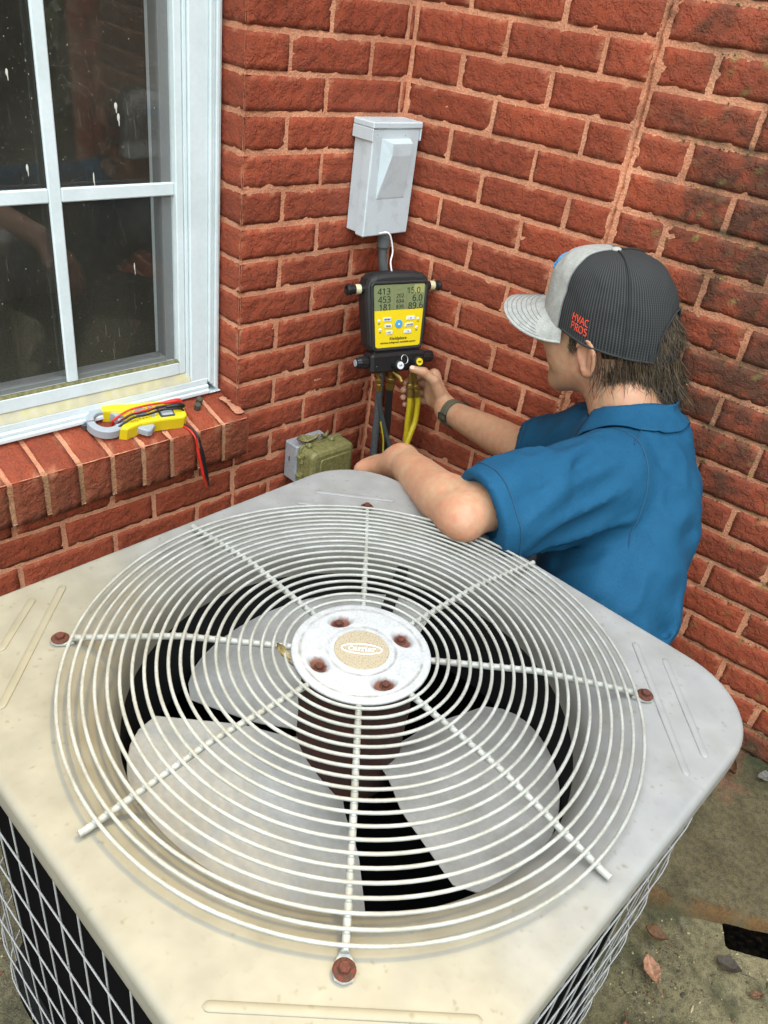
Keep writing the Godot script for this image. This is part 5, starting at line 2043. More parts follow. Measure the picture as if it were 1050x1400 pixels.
func torso_d(p: Vector3, grow: float) -> float:
	var q := p - Vector3(-0.25, 0.6, 0.87)
	q = Vector3(q.dot(AX_A) * 0.70, q.y, q.dot(AX_F))
	var d := 1e3
	for b in torso:
		d = smin(d, cone_d(q, b[0], b[1], b[2] + grow, b[3] + grow), 0.05)
	return d

func body_d(p: Vector3) -> float:
	var d := limbs_d(p)
	d = smin(d, torso_d(p, -0.022), 0.03)
	return smin(d, bones_d(p, leg_bones, 0.03) + 0.012, 0.03)

func limbs_d(p: Vector3) -> float:
	var d := 1e3
	for chain in skin_bones:
		var e := 1e3
		for b in chain:
			e = minf(e, cone_d(p, b[0], b[1], b[2], b[3]))
		d = smin(d, e, 0.022)
	return d

func head_d(p: Vector3) -> float:
	var h := to_head(p)
	var m := Vector3(absf(h.x), h.y, h.z)
	var d := ell_d(h, Vector3(0, 0.025, 0.006), Vector3(0.074, 0.094, 0.092))
	d = smin(d, ell_d(h, Vector3(0, -0.035, -0.034), Vector3(0.060, 0.078, 0.057)), 0.03)
	d = smin(d, cone_d(m, Vector3(0.047, -0.060, -0.004), Vector3(0.012, -0.104, -0.060), 0.021, 0.020), 0.028)
	d = smin(d, cone_d(m, Vector3(0.040, -0.028, -0.062), Vector3(0.036, -0.050, -0.055), 0.022, 0.020), 0.02)
	d = smin(d, cone_d(m, Vector3(0.0, 0.012, -0.085), Vector3(0.038, 0.012, -0.074), 0.012, 0.011), 0.014)
	d = smin(d, cone_d(h, Vector3(0, 0.000, -0.091), Vector3(0, -0.036, -0.109), 0.008, 0.0115), 0.012)
	d = smin(d, cone_d(m, Vector3(0, -0.040, -0.100), Vector3(0.012, -0.041, -0.094), 0.007, 0.007), 0.008)
	d = smin(d, cone_d(m, Vector3(0, -0.063, -0.0885), Vector3(0.019, -0.065, -0.081), 0.0062, 0.004), 0.007)
	d = smin(d, cone_d(m, Vector3(0, -0.074, -0.0870), Vector3(0.017, -0.072, -0.080), 0.0066, 0.004), 0.007)
	d = smax(d, -(m - Vector3(0.031, -0.004, -0.090)).length() + 0.013, 0.012)
	# neck
	d = smin(d, cone_d(p, SKULL + HB * Vector3(0, -0.06, 0.028), NECK + Vector3(0.0, -0.01, 0.0), 0.058, 0.063), 0.03)
	# ears
	if m.x > 0.05:
		var e := m - Vector3(0.078, -0.024, 0.006)
		e = Vector3(e.x - 0.25 * maxf(e.z, -0.01), e.y, e.z + 0.18 * e.y)
		var lobe := ell_d(e, Vector3(0, 0, 0), Vector3(0.010, 0.032, 0.0185))
		lobe = smin(lobe, ell_d(e, Vector3(-0.002, -0.026, -0.008), Vector3(0.006, 0.010, 0.008)), 0.006)
		lobe = smax(lobe, -ell_d(e, Vector3(0.0085, 0.000, -0.002), Vector3(0.0078, 0.0210, 0.0110)), 0.004)
		var ring := absf(Vector2(e.y / 0.029, (e.z) / 0.0165).length() - 1.0) * 0.019
		var helix := Vector2(ring, e.x - 0.0060).length() - 0.0040
		if e.z < -0.009 and e.y < 0.012:
			helix += 0.004
		lobe = smin(lobe, helix, 0.003)
		lobe = smin(lobe, cone_d(e, Vector3(0.004, 0.008, 0.006), Vector3(0.004, -0.014, 0.004), 0.0030, 0.0034), 0.003)
		lobe = smin(lobe, cone_d(e, Vector3(0.004, -0.004, -0.0135), Vector3(0.004, -0.010, -0.012), 0.0034, 0.0030), 0.003)
		d = smin(d, lobe, 0.006)
	return d

var hem_l: Vector3
var hem_ln: Vector3
var hem_r: Vector3
var hem_rn: Vector3

var with_folds := true

func shirt_base_d(p: Vector3) -> float:
	with_folds = false
	var d := shirt_d(p)
	with_folds = true
	return d

func shirt_d(p: Vector3) -> float:
	var d := torso_d(p, 0.0)
	# yoke over the shoulders
	d = smin(d, cone_d(p, SH_L + Vector3(0.03, -0.008, -0.006), NECK + Vector3(0.0, -0.046, 0.015), 0.058, 0.066), 0.05)
	d = smin(d, cone_d(p, SH_R + Vector3(-0.01, -0.010, 0.01), NECK + Vector3(0.0, -0.046, 0.015), 0.058, 0.066), 0.05)
	var sl := cone_d(p, SH_L, hem_l + (hem_l - SH_L) * 0.2, 0.067, 0.0590)
	sl = smin(sl, cone_d(p, SH_L + Vector3(0.0, -0.030, 0.010), hem_l + Vector3(-0.008, -0.020, 0.008) + (hem_l - SH_L) * 0.2, 0.062, 0.0550), 0.03)
	sl = smax(sl, (p - hem_l).dot(hem_ln), 0.004)
	var sr := cone_d(p, SH_R, hem_r + (hem_r - SH_R) * 0.2, 0.066, 0.052)
	sr = smin(sr, cone_d(p, SH_R + Vector3(0, -0.03, 0), hem_r + Vector3(0, -0.018, 0.004) + (hem_r - SH_R) * 0.2, 0.060, 0.047), 0.03)
	sr = smax(sr, (p - hem_r).dot(hem_rn), 0.004)
	var dl := d
	d = smin(d, sl, 0.030)
	d = smin(d, sr, 0.030)
	if with_folds and absf(d) < 0.03:
		var along := (EL_L - SH_L).normalized()
		var arm := smoothstep(0.03, -0.03, sl - dl)
		var q := p - SH_L
		# long soft folds running down the sleeve, stronger under the arm
		var lo := Vector3(q.dot(along) * 4.0 + q.y * 3.0, q.y * 10.0 + q.dot(along) * 3.0, q.dot(Vector3(0.19, 0, -0.98)) * 8.0)
		var f := exp(-pow(fold_noise.get_noise_3dv(lo) * 3.4, 2.0))
		var amp := (0.0070 * smoothstep(0.02, 0.12, q.dot(along)) + 0.0045) * smoothstep(0.0, 0.05, -(p - hem_l).dot(hem_ln))
		d -= (f - 0.22) * amp * arm
		var t := p - Vector3(-0.25, 0.6, 0.87)
		var hi := Vector3(t.dot(AX_A) * 8.0 + t.y * 3.0, t.y * 3.6 + t.dot(AX_F) * 3.0, t.dot(AX_F) * 9.0 + 7.0)
		var g := exp(-pow(fold_noise.get_noise_3dv(hi) * 3.6, 2.0))
		var low := smoothstep(0.62, 0.46, p.y)
		d -= (g - 0.5) * (0.0055 + 0.0100 * low) * (1.0 - arm)
		# pulls from the armpit across the back and up to the collar
		for c in PULLS:
			var ab: Vector3 = c[1] - c[0]
			var md: Vector3 = p - (c[0] + c[1]) * 0.5
			var far: float = ab.length() * 0.5 + 0.03
			if md.length_squared() > far * far:
				continue
			var k := clampf((p - c[0]).dot(ab) / ab.length_squared(), 0.0, 1.0)
			var dist: float = (p - c[0] - ab * k).length()
			if dist < 0.06:
				d -= c[3] * exp(-pow(dist / c[2], 2.0)) * sin(PI * clampf(k * 0.9 + 0.1, 0.0, 1.0))
	# openings: neck, sleeves
	d = smax(d, -cone_d(p, NECK + Vector3(0.012, -0.05, 0.02), SKULL, 0.060, 0.066), 0.006)
	d = smax(d, -maxf(cone_d(p, SH_L, EL_L, 0.0510, 0.0430), -(p - hem_l).dot(hem_ln) - 0.012), 0.003)
	d = smax(d, -maxf(cone_d(p, SH_R, EL_R, 0.053, 0.0455), -(p - hem_r).dot(hem_rn) - 0.012), 0.003)
	return d

var PULLS := []

func bones_hand(wrist: Vector3, palm: Array, fingers: Array, thumb: Array) -> Array:
	var b := []
	for m in palm:
		b.append([wrist, m, 0.0175, 0.0115])
	for i in palm.size() - 1:
		b.append([palm[i], palm[i + 1], 0.0112, 0.0108])
	for f in fingers:
		var r: float = f[f.size() - 1]
		b.append([f[0], f[1], r * 1.12, r * 1.04])
		b.append([f[1], f[2], r * 1.04, r * 0.95])
		b.append([f[2], f[3], r * 0.95, r * 0.84])
	b.append([thumb[0], thumb[1], 0.0165, 0.0118])
	b.append([thumb[1], thumb[2], 0.0116, 0.0104])
	b.append([thumb[2], thumb[3], 0.0104, 0.0086])
	return b

func hand_field(p: Vector3, palm_n: int, bones: Array, wrist: Array) -> float:
	# palm blends softly, fingers keep their gaps
	var d := 1e3
	for i in palm_n:
		var b: Array = bones[i]
		d = smin(d, cone_d(p, b[0], b[1], b[2], b[3]), 0.016)
	d = smin(d, cone_d(p, wrist[0], wrist[1], wrist[2], wrist[3]), 0.02)
	for i in range(palm_n, bones.size()):
		var b: Array = bones[i]
		d = smin(d, cone_d(p, b[0], b[1], b[2], b[3]), 0.005)
	return d

func skin_tone(p: Vector3) -> Color:
	var n := noise_a.get_noise_3d(p.x * 14.0, p.y * 14.0, p.z * 14.0)
	var l := noise_b.get_noise_3d(p.x * 70.0, p.y * 70.0, p.z * 70.0)
	var c := Color(0.50, 0.305, 0.190)
	c = mix(c, Color(0.46, 0.235, 0.145), clampf(0.3 + n * 0.8 + l * 0.25, 0.0, 1.0))
	var red := 0.0
	red = maxf(red, smoothstep(0.07, 0.02, p.distance_to(EL_L + Vector3(-0.02, -0.02, 0.0))))
	red = maxf(red, smoothstep(0.06, 0.02, p.distance_to(WR_L + Vector3(0.0, -0.05, -0.07))))
	red = maxf(red, smoothstep(0.045, 0.015, p.distance_to(SKULL + HB * Vector3(-0.082, -0.026, 0.006))))
	red = maxf(red, 0.25 * smoothstep(0.08, 0.02, p.distance_to(NECK + Vector3(-0.04, 0.02, 0.0))))
	return mix(c, Color(0.50, 0.20, 0.13), red * 0.25)

func find_surface(f: Callable, c: Vector3, d: Vector3, far := 0.16) -> Vector3:
	var lo := 0.0
	var hi := far
	for i in 18:
		var m := (lo + hi) * 0.5
		if f.call(c + d * m) < 0.0:
			lo = m
		else:
			hi = m
	return c + d * lo

func build_person() -> void:
	var hf := Vector3(-0.215, -0.11, -0.965).normalized()
	var hu := (Vector3.UP - hf * hf.y).normalized()
	hu = hu.rotated(hf, deg_to_rad(-3.0))
	var hr := hf.cross(hu)
	HB = Basis(hr, hu, -hf)
	head_inv = Transform3D(HB, SKULL).affine_inverse()
	fold_noise = fnl(FastNoiseLite.TYPE_SIMPLEX_SMOOTH, 1.0, 2, 51)
	var tq := func(p: Vector3) -> Vector3:
		var q := p - Vector3(-0.25, 0.6, 0.87)
		return Vector3(q.dot(AX_A) * 0.70, q.y, q.dot(AX_F))
	var P0 := Vector3(-0.168, 0.700, 0.812)
	var P1 := Vector3(-0.200, 0.628, 0.836)
	var P2 := Vector3(-0.297, 0.527, 0.885)
	var P3 := Vector3(-0.345, 0.424, 0.944)
	torso = [[tq.call(P0), tq.call(P1), 0.088, 0.106], [tq.call(P1), tq.call(P2), 0.106, 0.103], [tq.call(P2), tq.call(P3), 0.103, 0.112]]
	var hipl := P3 - AX_A * 0.09 + Vector3(0, -0.02, 0)
	var hipr := P3 + AX_A * 0.09 + Vector3(0, -0.02, 0)
	var knl := Vector3(-0.425, 0.440, 0.610)
	var knr := Vector3(-0.120, 0.440, 0.560)
	var anl := Vector3(-0.405, 0.085, 0.840)
	var anr := Vector3(-0.150, 0.085, 0.800)
	leg_bones = [[hipl, knl, 0.082, 0.058], [hipr, knr, 0.082, 0.058], [knl, anl, 0.058, 0.042], [knr, anr, 0.058, 0.042]]
	hem_l = SH_L.lerp(EL_L, 0.885)
	hem_ln = ((EL_L - SH_L).normalized() + Vector3(0.0, -0.18, -0.10)).normalized()
	hem_r = SH_R.lerp(EL_R, 0.78)
	hem_rn = (EL_R - SH_R).normalized()
	skin_bones = [
		[[SH_L, EL_L.lerp(SH_L, 0.25), 0.048, 0.0365], [EL_L.lerp(SH_L, 0.25), EL_L, 0.0365, 0.0310]],
		[[EL_L + (EL_L - WR_L) * 0.07 + Vector3(-0.004, -0.004, 0), EL_L.lerp(WR_L, 0.30), 0.0270, 0.0380], [EL_L.lerp(WR_L, 0.30), EL_L.lerp(WR_L, 0.65), 0.0380, 0.0340], [EL_L.lerp(WR_L, 0.65), WR_L, 0.0340, 0.0275]],
		[[SH_R, EL_R.lerp(SH_R, 0.25), 0.050, 0.0425], [EL_R.lerp(SH_R, 0.25), EL_R, 0.0425, 0.0395]],
		[[EL_R, EL_R.lerp(WR_R, 0.25), 0.0385, 0.0410], [EL_R.lerp(WR_R, 0.25), EL_R.lerp(WR_R, 0.6), 0.0410, 0.0350], [EL_R.lerp(WR_R, 0.6), WR_R, 0.0350, 0.0270]],
		[[EL_L.lerp(SH_L, 0.30) + Vector3(0, 0, -0.006), EL_L.lerp(WR_L, 0.22) + Vector3(0.006, 0, 0), 0.0300, 0.0300]],
		[[NECK + Vector3(0, -0.03, 0.01), NECK.lerp(SKULL, 0.2), 0.062, 0.056]]]
	PULLS = [
		# from, to, width, height
		[Vector3(-0.270, 0.660, 0.925), Vector3(-0.140, 0.700, 0.900), 0.012, 0.006], [Vector3(-0.260, 0.690, 0.915), Vector3(-0.120, 0.735, 0.860), 0.010, 0.005],
		[Vector3(-0.270, 0.640, 0.930), Vector3(-0.170, 0.640, 0.940), 0.014, -0.006], [Vector3(-0.290, 0.740, 0.840), Vector3(-0.180, 0.765, 0.830), 0.009, 0.005],
		[Vector3(-0.285, 0.725, 0.870), Vector3(-0.160, 0.745, 0.860), 0.010, -0.004], [Vector3(-0.300, 0.620, 0.945), Vector3(-0.230, 0.560, 0.985), 0.014, 0.006],
		[Vector3(-0.330, 0.560, 0.990), Vector3(-0.250, 0.480, 1.030), 0.014, 0.009], [Vector3(-0.360, 0.560, 0.985), Vector3(-0.300, 0.450, 1.050), 0.014, -0.008],
		[Vector3(-0.400, 0.590, 0.930), Vector3(-0.380, 0.470, 1.010), 0.016, 0.010], [Vector3(-0.320, 0.655, 0.905), Vector3(-0.400, 0.560, 0.945), 0.012, -0.010]]

	var arm_u := Vector3.UP
	var arm_v := (EL_L - SH_L).normalized().cross(Vector3.UP) * -1.0
	if arm_v.z < 0.0:
		arm_v = -arm_v
	var on_sleeve := func(s: float, deg: float) -> Vector3:
		return find_surface(shirt_d, SH_L.lerp(hem_l, s), (arm_u * cos(deg_to_rad(deg)) + arm_v * sin(deg_to_rad(deg))).normalized(), 0.12)
	for c in PULLS:
		for e in 2:
			for k in 4:
				var q: Vector3 = c[e]
				var dq := shirt_base_d(q)
				var gq := Vector3(shirt_base_d(q + Vector3(0.002, 0, 0)) - dq, shirt_base_d(q + Vector3(0, 0.002, 0)) - dq, shirt_base_d(q + Vector3(0, 0, 0.002)) - dq).normalized()
				c[e] = q - gq * dq
	var pulls := []
	for c in [[0.10, -5.0, 0.92, 28.0, 0.0075, 0.0055], [0.12, 14.0, 0.85, 46.0, 0.0080, -0.0045], [0.06, 34.0, 0.95, 62.0, 0.0070, 0.0060], [0.15, 55.0, 0.80, 80.0, 0.0085, -0.0050], [0.08, 72.0, 0.88, 96.0, 0.0075, 0.0060], [0.10, 92.0, 0.70, 112.0, 0.0090, -0.0050], [0.02, 108.0, 0.75, 128.0, 0.0080, 0.0060], [0.45, 30.0, 0.98, 44.0, 0.0055, 0.0035]]:
		pulls.append([on_sleeve.call(c[0], c[1]), on_sleeve.call(c[2], c[3]), c[4], c[5] * 1.5])
	PULLS.append_array(pulls)
	var o := thing("person", "person in a blue polo shirt and trucker cap crouching behind the unit, gripping yellow hoses", "person", Vector3(P3.x, 0.0, P3.z))
	# ---- skin: one mesh
	var mb := MB.new()
	skin(mb, body_d, Vector3(-0.70, 0.0, 0.26), Vector3(0.10, 0.82, 1.14), 0.0090, skin_tone)
	skin(mb, head_d, SKULL - Vector3(0.13, 0.175, 0.16), SKULL + Vector3(0.14, 0.135, 0.16), 0.0035, skin_tone)
	# right hand round the hoses: right, up and away as the photograph sees them
	var cr := Vector3(0.71768, 0.12353, 0.68533)
	var cu := Vector3(0.30549, 0.82854, -0.46925)
	var cf := Vector3(0.62579, -0.54613, -0.55689)
	var G := Vector3(-0.052, 0.530, 0.198)
	# a, b: right and up as seen in the photograph; c: level distance behind the hoses
	var away := Vector3(0.690, 0, -0.7238)
	var lvl := Vector3(0.7238, 0, 0.690)
	var g := func(a: float, b: float, c: float) -> Vector3: return G + lvl * a + Vector3.UP * ((b - 0.55 * c) / 0.829) + away * c
	var rp := [g.call(0.038, 0.040, 0.010), g.call(0.037, 0.023, 0.020), g.call(0.039, 0.004, 0.022), g.call(0.044, -0.013, 0.016)]
	var rf := [[rp[0], g.call(0.013, 0.042, 0.034), g.call(-0.012, 0.031, 0.030), g.call(-0.024, 0.018, 0.014), 0.0092],
		[rp[1], g.call(0.008, 0.024, 0.040), g.call(-0.018, 0.012, 0.030), g.call(-0.0265, 0.001, 0.008), 0.0094],
		[rp[2], g.call(0.008, 0.004, 0.040), g.call(-0.018, -0.005, 0.028), g.call(-0.0255, -0.0150, 0.008), 0.0088],
		[rp[3], g.call(0.013, -0.015, 0.035), g.call(-0.010, -0.022, 0.026), g.call(-0.0195, -0.0290, 0.010), 0.0078]]
	var rt := [g.call(0.060, -0.012, -0.026), g.call(0.036, 0.021, -0.028), g.call(0.009, 0.036, -0.026), g.call(-0.0165, 0.0405, -0.022)]
	var rb := bones_hand(WR_R, rp, rf, rt)
	var wr_bone := [EL_R.lerp(WR_R, 0.80), WR_R, 0.0290, 0.0265]
	skin(mb, func(p): return hand_field(p, 7, rb, wr_bone), G - Vector3(0.09, 0.10, 0.10), G + Vector3(0.09, 0.09, 0.16), 0.0027, skin_tone)
	# left hand hanging over the lid's far corner
	var D := Vector3(0.09, -0.575, -0.81).normalized()
	var N := (Vector3(0, 0.815, -0.58) - D * D.dot(Vector3(0, 0.815, -0.58))).normalized()
	var S := D.cross(N)
	var lp := []
	for x in [0.027, 0.009, -0.010, -0.027]:
		lp.append(WR_L + D * (0.088 - absf(x - 0.005) * 0.25) + S * x + N * 0.002)
	var lf := []
	var lens := [[0.042, 0.026, 0.020], [0.046, 0.029, 0.021], [0.042, 0.027, 0.020], [0.033, 0.021, 0.018]]
	for i in 4:
		var ang := 0.35 + 0.10 * i
		var chain := [lp[i]]
		for k in 3:
			chain.append(chain[k] + (D * cos(ang) - N * sin(ang) + S * (0.06 - 0.05 * i)).normalized() * lens[i][k])
			ang += 0.42
		chain.append([0.0090, 0.0092, 0.0088, 0.0078][i])
		lf.append(chain)
	var lt := [WR_L + D * 0.022 + S * 0.022 - N * 0.006, WR_L + D * 0.052 + S * 0.044 - N * 0.016, WR_L + D * 0.082 + S * 0.052 - N * 0.026, WR_L + D * 0.106 + S * 0.050 - N * 0.034]
	var lb := bones_hand(WR_L, lp, lf, lt)
	var wl_bone := [EL_L.lerp(WR_L, 0.80), WR_L, 0.0300, 0.0270]
	skin(mb, func(p): return hand_field(p, 7, lb, wl_bone), WR_L - Vector3(0.09, 0.19, 0.20), WR_L + Vector3(0.10, 0.05, 0.09), 0.0034, skin_tone)
	obj("body", mb, M.skin, o)
	# nails that show
	for f in [[rt[2], rt[3], -cf + cu * 0.3, 0.0085], [rf[1][2], rf[1][3], -cr * 0.7 - cf * 0.7, 0.0072], [rf[2][2], rf[2][3], -cr * 0.7 - cf * 0.7, 0.0068]]:
		mb = MB.new()
		var d: Vector3 = (f[1] - f[0]).normalized()
		var up: Vector3 = (f[2] - d * d.dot(f[2])).normalized()
		mb.ball(f[1] + d * 0.001 + up * (f[3] - 0.0012), Vector3(0.0055, 0.0016, 0.0068), Basis(d.cross(up) * -1.0, up, d.cross(up).cross(up)), 12, 8)
		obj("nail", mb, M.nail, o)
	for s in [-1, 1]:
		mb = MB.new()
		var ec := SKULL + HB * Vector3(0.031 * s, -0.004, -0.0755)
		mb.ball(ec, Vector3(0.0122, 0.0122, 0.0122), HB, 16, 10)
		obj("eye", mb, M.eye_white, o)
		mb = MB.new()
		mb.ball(ec + HB * Vector3(0, -0.002, -0.0098), Vector3(0.0052, 0.0052, 0.0030), HB, 12, 8)
		obj("iris", mb, M.eye_dark, o)
	# ---- shirt
	mb = MB.new()
	skin(mb, shirt_d, Vector3(-0.62, 0.30, 0.50), Vector3(0.06, 0.84, 1.10), 0.0060, null, 1.35)
	var shirt := obj("polo_shirt", mb, M.shirt, o)
	var seam_at := func(c: Vector3, n: Vector3, hint: Vector3, far: float, cnt: int, keep: Callable) -> void:
		var a := (hint - n * n.dot(hint)).normalized()
		var b := n.cross(a)
		var pts := []
		for k in cnt + 1:
			var th := TAU * k / cnt
			if keep.call(th):
				var dd := a * cos(th) + b * sin(th)
				pts.append(find_surface(shirt_d, c, dd, far) + dd * 0.0006)
		var sm := MB.new()
		sm.tube(pts, 0.0011, 6)
		obj("seam", sm, M.seam, shirt)
	seam_at.call(SH_L + Vector3(0.012, -0.004, 0.004), ((EL_L - SH_L).normalized() + AX_F * 0.15 + Vector3(0, 0.38, 0)).normalized(), Vector3.UP, 0.12, 60, func(th): return th < 2.6 or th > 3.9)
	seam_at.call(hem_l - hem_ln * 0.024, hem_ln, Vector3.UP, 0.11, 60, func(_th): return true)
	seam_at.call(hem_r - hem_rn * 0.024, hem_rn, Vector3.UP, 0.11, 60, func(_th): return true)
	# shoulder seam, neck to sleeve
	mb = MB.new()
	var sp := []
	for k in 16:
		var c := SH_L.lerp(NECK, 0.12 + 0.55 * k / 15.0) + Vector3(0, -0.05, 0)
		sp.append(find_surface(shirt_d, c, Vector3(-0.05, 1.0, 0.30).normalized(), 0.2) + Vector3(0, 0.0006, 0.0003))
	mb.tube(sp, 0.0012, 6)
	obj("seam", mb, M.seam, shirt)
	# collar: stand and fall, open at the front
	mb = MB.new()
	var cax := (SKULL - NECK + Vector3(0, 0.10, 0.03)).normalized()
	var cc := NECK + cax * 0.010 + Vector3(0.004, -0.006, 0.006)
	var fwd := (hf + AX_F * 0.7)
	fwd = (fwd - cax * fwd.dot(cax)).normalized()
	var sid := cax.cross(fwd)
	var prof := [Vector2(0.0645, -0.004), Vector2(0.0625, 0.012), Vector2(0.0620, 0.024), Vector2(0.0632, 0.0305), Vector2(0.0668, 0.0325), Vector2(0.0705, 0.029), Vector2(0.0760, 0.020), Vector2(0.0830, 0.004), Vector2(0.0910, -0.012), Vector2(0.0925, -0.0150), Vector2(0.0910, -0.0155), Vector2(0.0825, -0.002), Vector2(0.0745, 0.014)]
	mb.grid(72, prof.size() - 1, func(s, t):
		var th: float = lerpf(0.24, TAU - 0.24, s)
		var p: Vector2 = prof[roundi(t * (prof.size() - 1))]
		var front := smoothstep(0.8, 0.2, minf(th, TAU - th))
		var drop := 0.012 * front + 0.002 * sin(th * 3.0)
		var flap := smoothstep(0.066, 0.086, p.x)
		var r := p.x + 0.003 * noise_a.get_noise_2d(th * 1.5, p.y * 40.0) - 0.006 * front * flap - 0.025 * flap * smoothstep(1.9, 2.9, minf(th, TAU - th))
		var q: Vector3 = cc + (fwd * cos(th) * 1.03 + sid * sin(th) * 1.05) * r + cax * (p.y - drop - flap * 0.030 * front)
		# the fall lies on the shirt
		var top_side := 0.0052 if t < 0.78 else 0.0030
		for k in 3:
			var d := shirt_d(q)
			var e := 0.002
			var gr := Vector3(shirt_d(q + Vector3(e, 0, 0)) - d, shirt_d(q + Vector3(0, e, 0)) - d, shirt_d(q + Vector3(0, 0, e)) - d).normalized()
			var w := flap if d > top_side else maxf(flap, 0.6)
			if p.x > 0.0665:
				q -= gr * (d - top_side) * w * 0.8
		return q, false)
	obj("collar", mb, M.shirt, shirt)
	# ---- trousers, shoes, watch
	mb = MB.new()
	skin(mb, func(p): return smin(bones_d(p, leg_bones, 0.03), torso_d(p, -0.006) if p.y < 0.48 else 1.0 + p.y, 0.03), Vector3(-0.56, 0.02, 0.44), Vector3(0.08, 0.56, 1.14), 0.0105)
	obj("trousers", mb, M.trousers, o)
	for a in [anl, anr]:
		mb = MB.new()
		var toe: Vector3 = a + Vector3(0.01, -0.045, -0.125)
		var bs := [[a + Vector3(0, -0.01, 0), a + Vector3(0, -0.045, 0.03), 0.044, 0.041], [a + Vector3(0, -0.045, 0.03), toe, 0.041, 0.038]]
		skin(mb, func(p): return maxf(bones_d(p, bs, 0.02), -p.y), a - Vector3(0.14, 0.1, 0.14), a + Vector3(0.16, 0.16, 0.16), 0.009)
		obj("shoe", mb, M.shoe, o)
	var wc := EL_R.lerp(WR_R, 0.93)
	var wd := (WR_R - EL_R).normalized()
	var wf := frame(wc, wd, -cf)
	mb = MB.new()
	mb.lathe([Vector2(0.0296, -0.0105), Vector2(0.0318, -0.0110), Vector2(0.0326, -0.0095), Vector2(0.0322, 0.0095), Vector2(0.0312, 0.0110), Vector2(0.0286, 0.0105)], wf, 44, true)
	var band := obj("watch_band", mb, M.watch_band, o)
	mb = MB.new()
	var bdir := (-cf * 0.85 - cr * 0.15 - cu * 0.50)
	bdir = (bdir - wd * wd.dot(bdir)).normalized()
	var bf := Transform3D(Basis(wd, bdir.cross(wd) * 1.0, bdir), wc + bdir * 0.0325)
	var bxs := Basis(bdir.cross(wd), wd, bdir)
	if bxs.determinant() < 0:
		bxs = Basis(-bdir.cross(wd), wd, bdir)
	for q in [[-0.0075, 0.0, 0.002, 0.026], [0.0075, 0.0, 0.002, 0.026], [0.0, 0.012, 0.017, 0.002], [0.0, -0.012, 0.017, 0.002]]:
		mb.box(Transform3D(bxs, wc + bdir * 0.0330 + bxs.x * q[0] + wd * q[1]), Vector3(q[2], q[3], 0.003), 0.0006)
	obj("watch_buckle", mb, M.watch_buckle, band)
	for k in 5:
		mb = MB.new()
		var th := -0.45 + 0.20 * k if k > 2 else 0.55 + 0.2 * k
		var dd := bdir.rotated(wd, th)
		mb.ball(wc + dd * 0.0323, Vector3(0.0016, 0.0016, 0.0009), Basis(dd.cross(wd), wd, dd), 8, 5)
		obj("strap_hole", mb, M.ink, band)
	mb = MB.new()
	mb.lathe([Vector2(0.0, 0.0), Vector2(0.019, 0.0), Vector2(0.020, 0.002), Vector2(0.019, 0.009), Vector2(0.0, 0.0095)], frame(wc - bdir * 0.030, -bdir), 24)
	obj("watch_case", mb, M.watch_buckle, band)
	build_cap(o)
	build_hair(o)

# ---- cap, in the head's own axes: x to his right, y up, z to the back
func cap_rim(ph: float) -> Vector3:
	return Vector3(sin(ph) * 0.0875, 0.002 + 0.031 * cos(ph) - 0.007 * (1.0 - absf(cos(ph))), 0.003 - cos(ph) * (0.106 if cos(ph) > 0.0 else 0.1270))

func cap_at(ph: float, t: float, grow := 0.0) -> Vector3:
	var rim := cap_rim(ph)
	var front := 0.5 + 0.5 * cos(ph)
	var al := t * PI * 0.5
	var k := pow(maxf(cos(al), 0.0), lerpf(0.62, 0.46, front * front))
	var h := pow(sin(al), lerpf(0.95, 0.90, front))
	var top := 0.1325 + grow
	var dent := 0.0025 * noise_a.get_noise_2d(ph * 1.6, t * 3.0)
	var c := Vector3(0, 0, 0.003)
	var p := Vector3(lerpf(c.x, rim.x, k), rim.y + (top - rim.y) * h, lerpf(c.z, rim.z, k))
	var out := Vector3(p.x, 0, p.z - 0.003).normalized()
	return p + out * (grow + dent) * minf(1.0, k * 2.0)

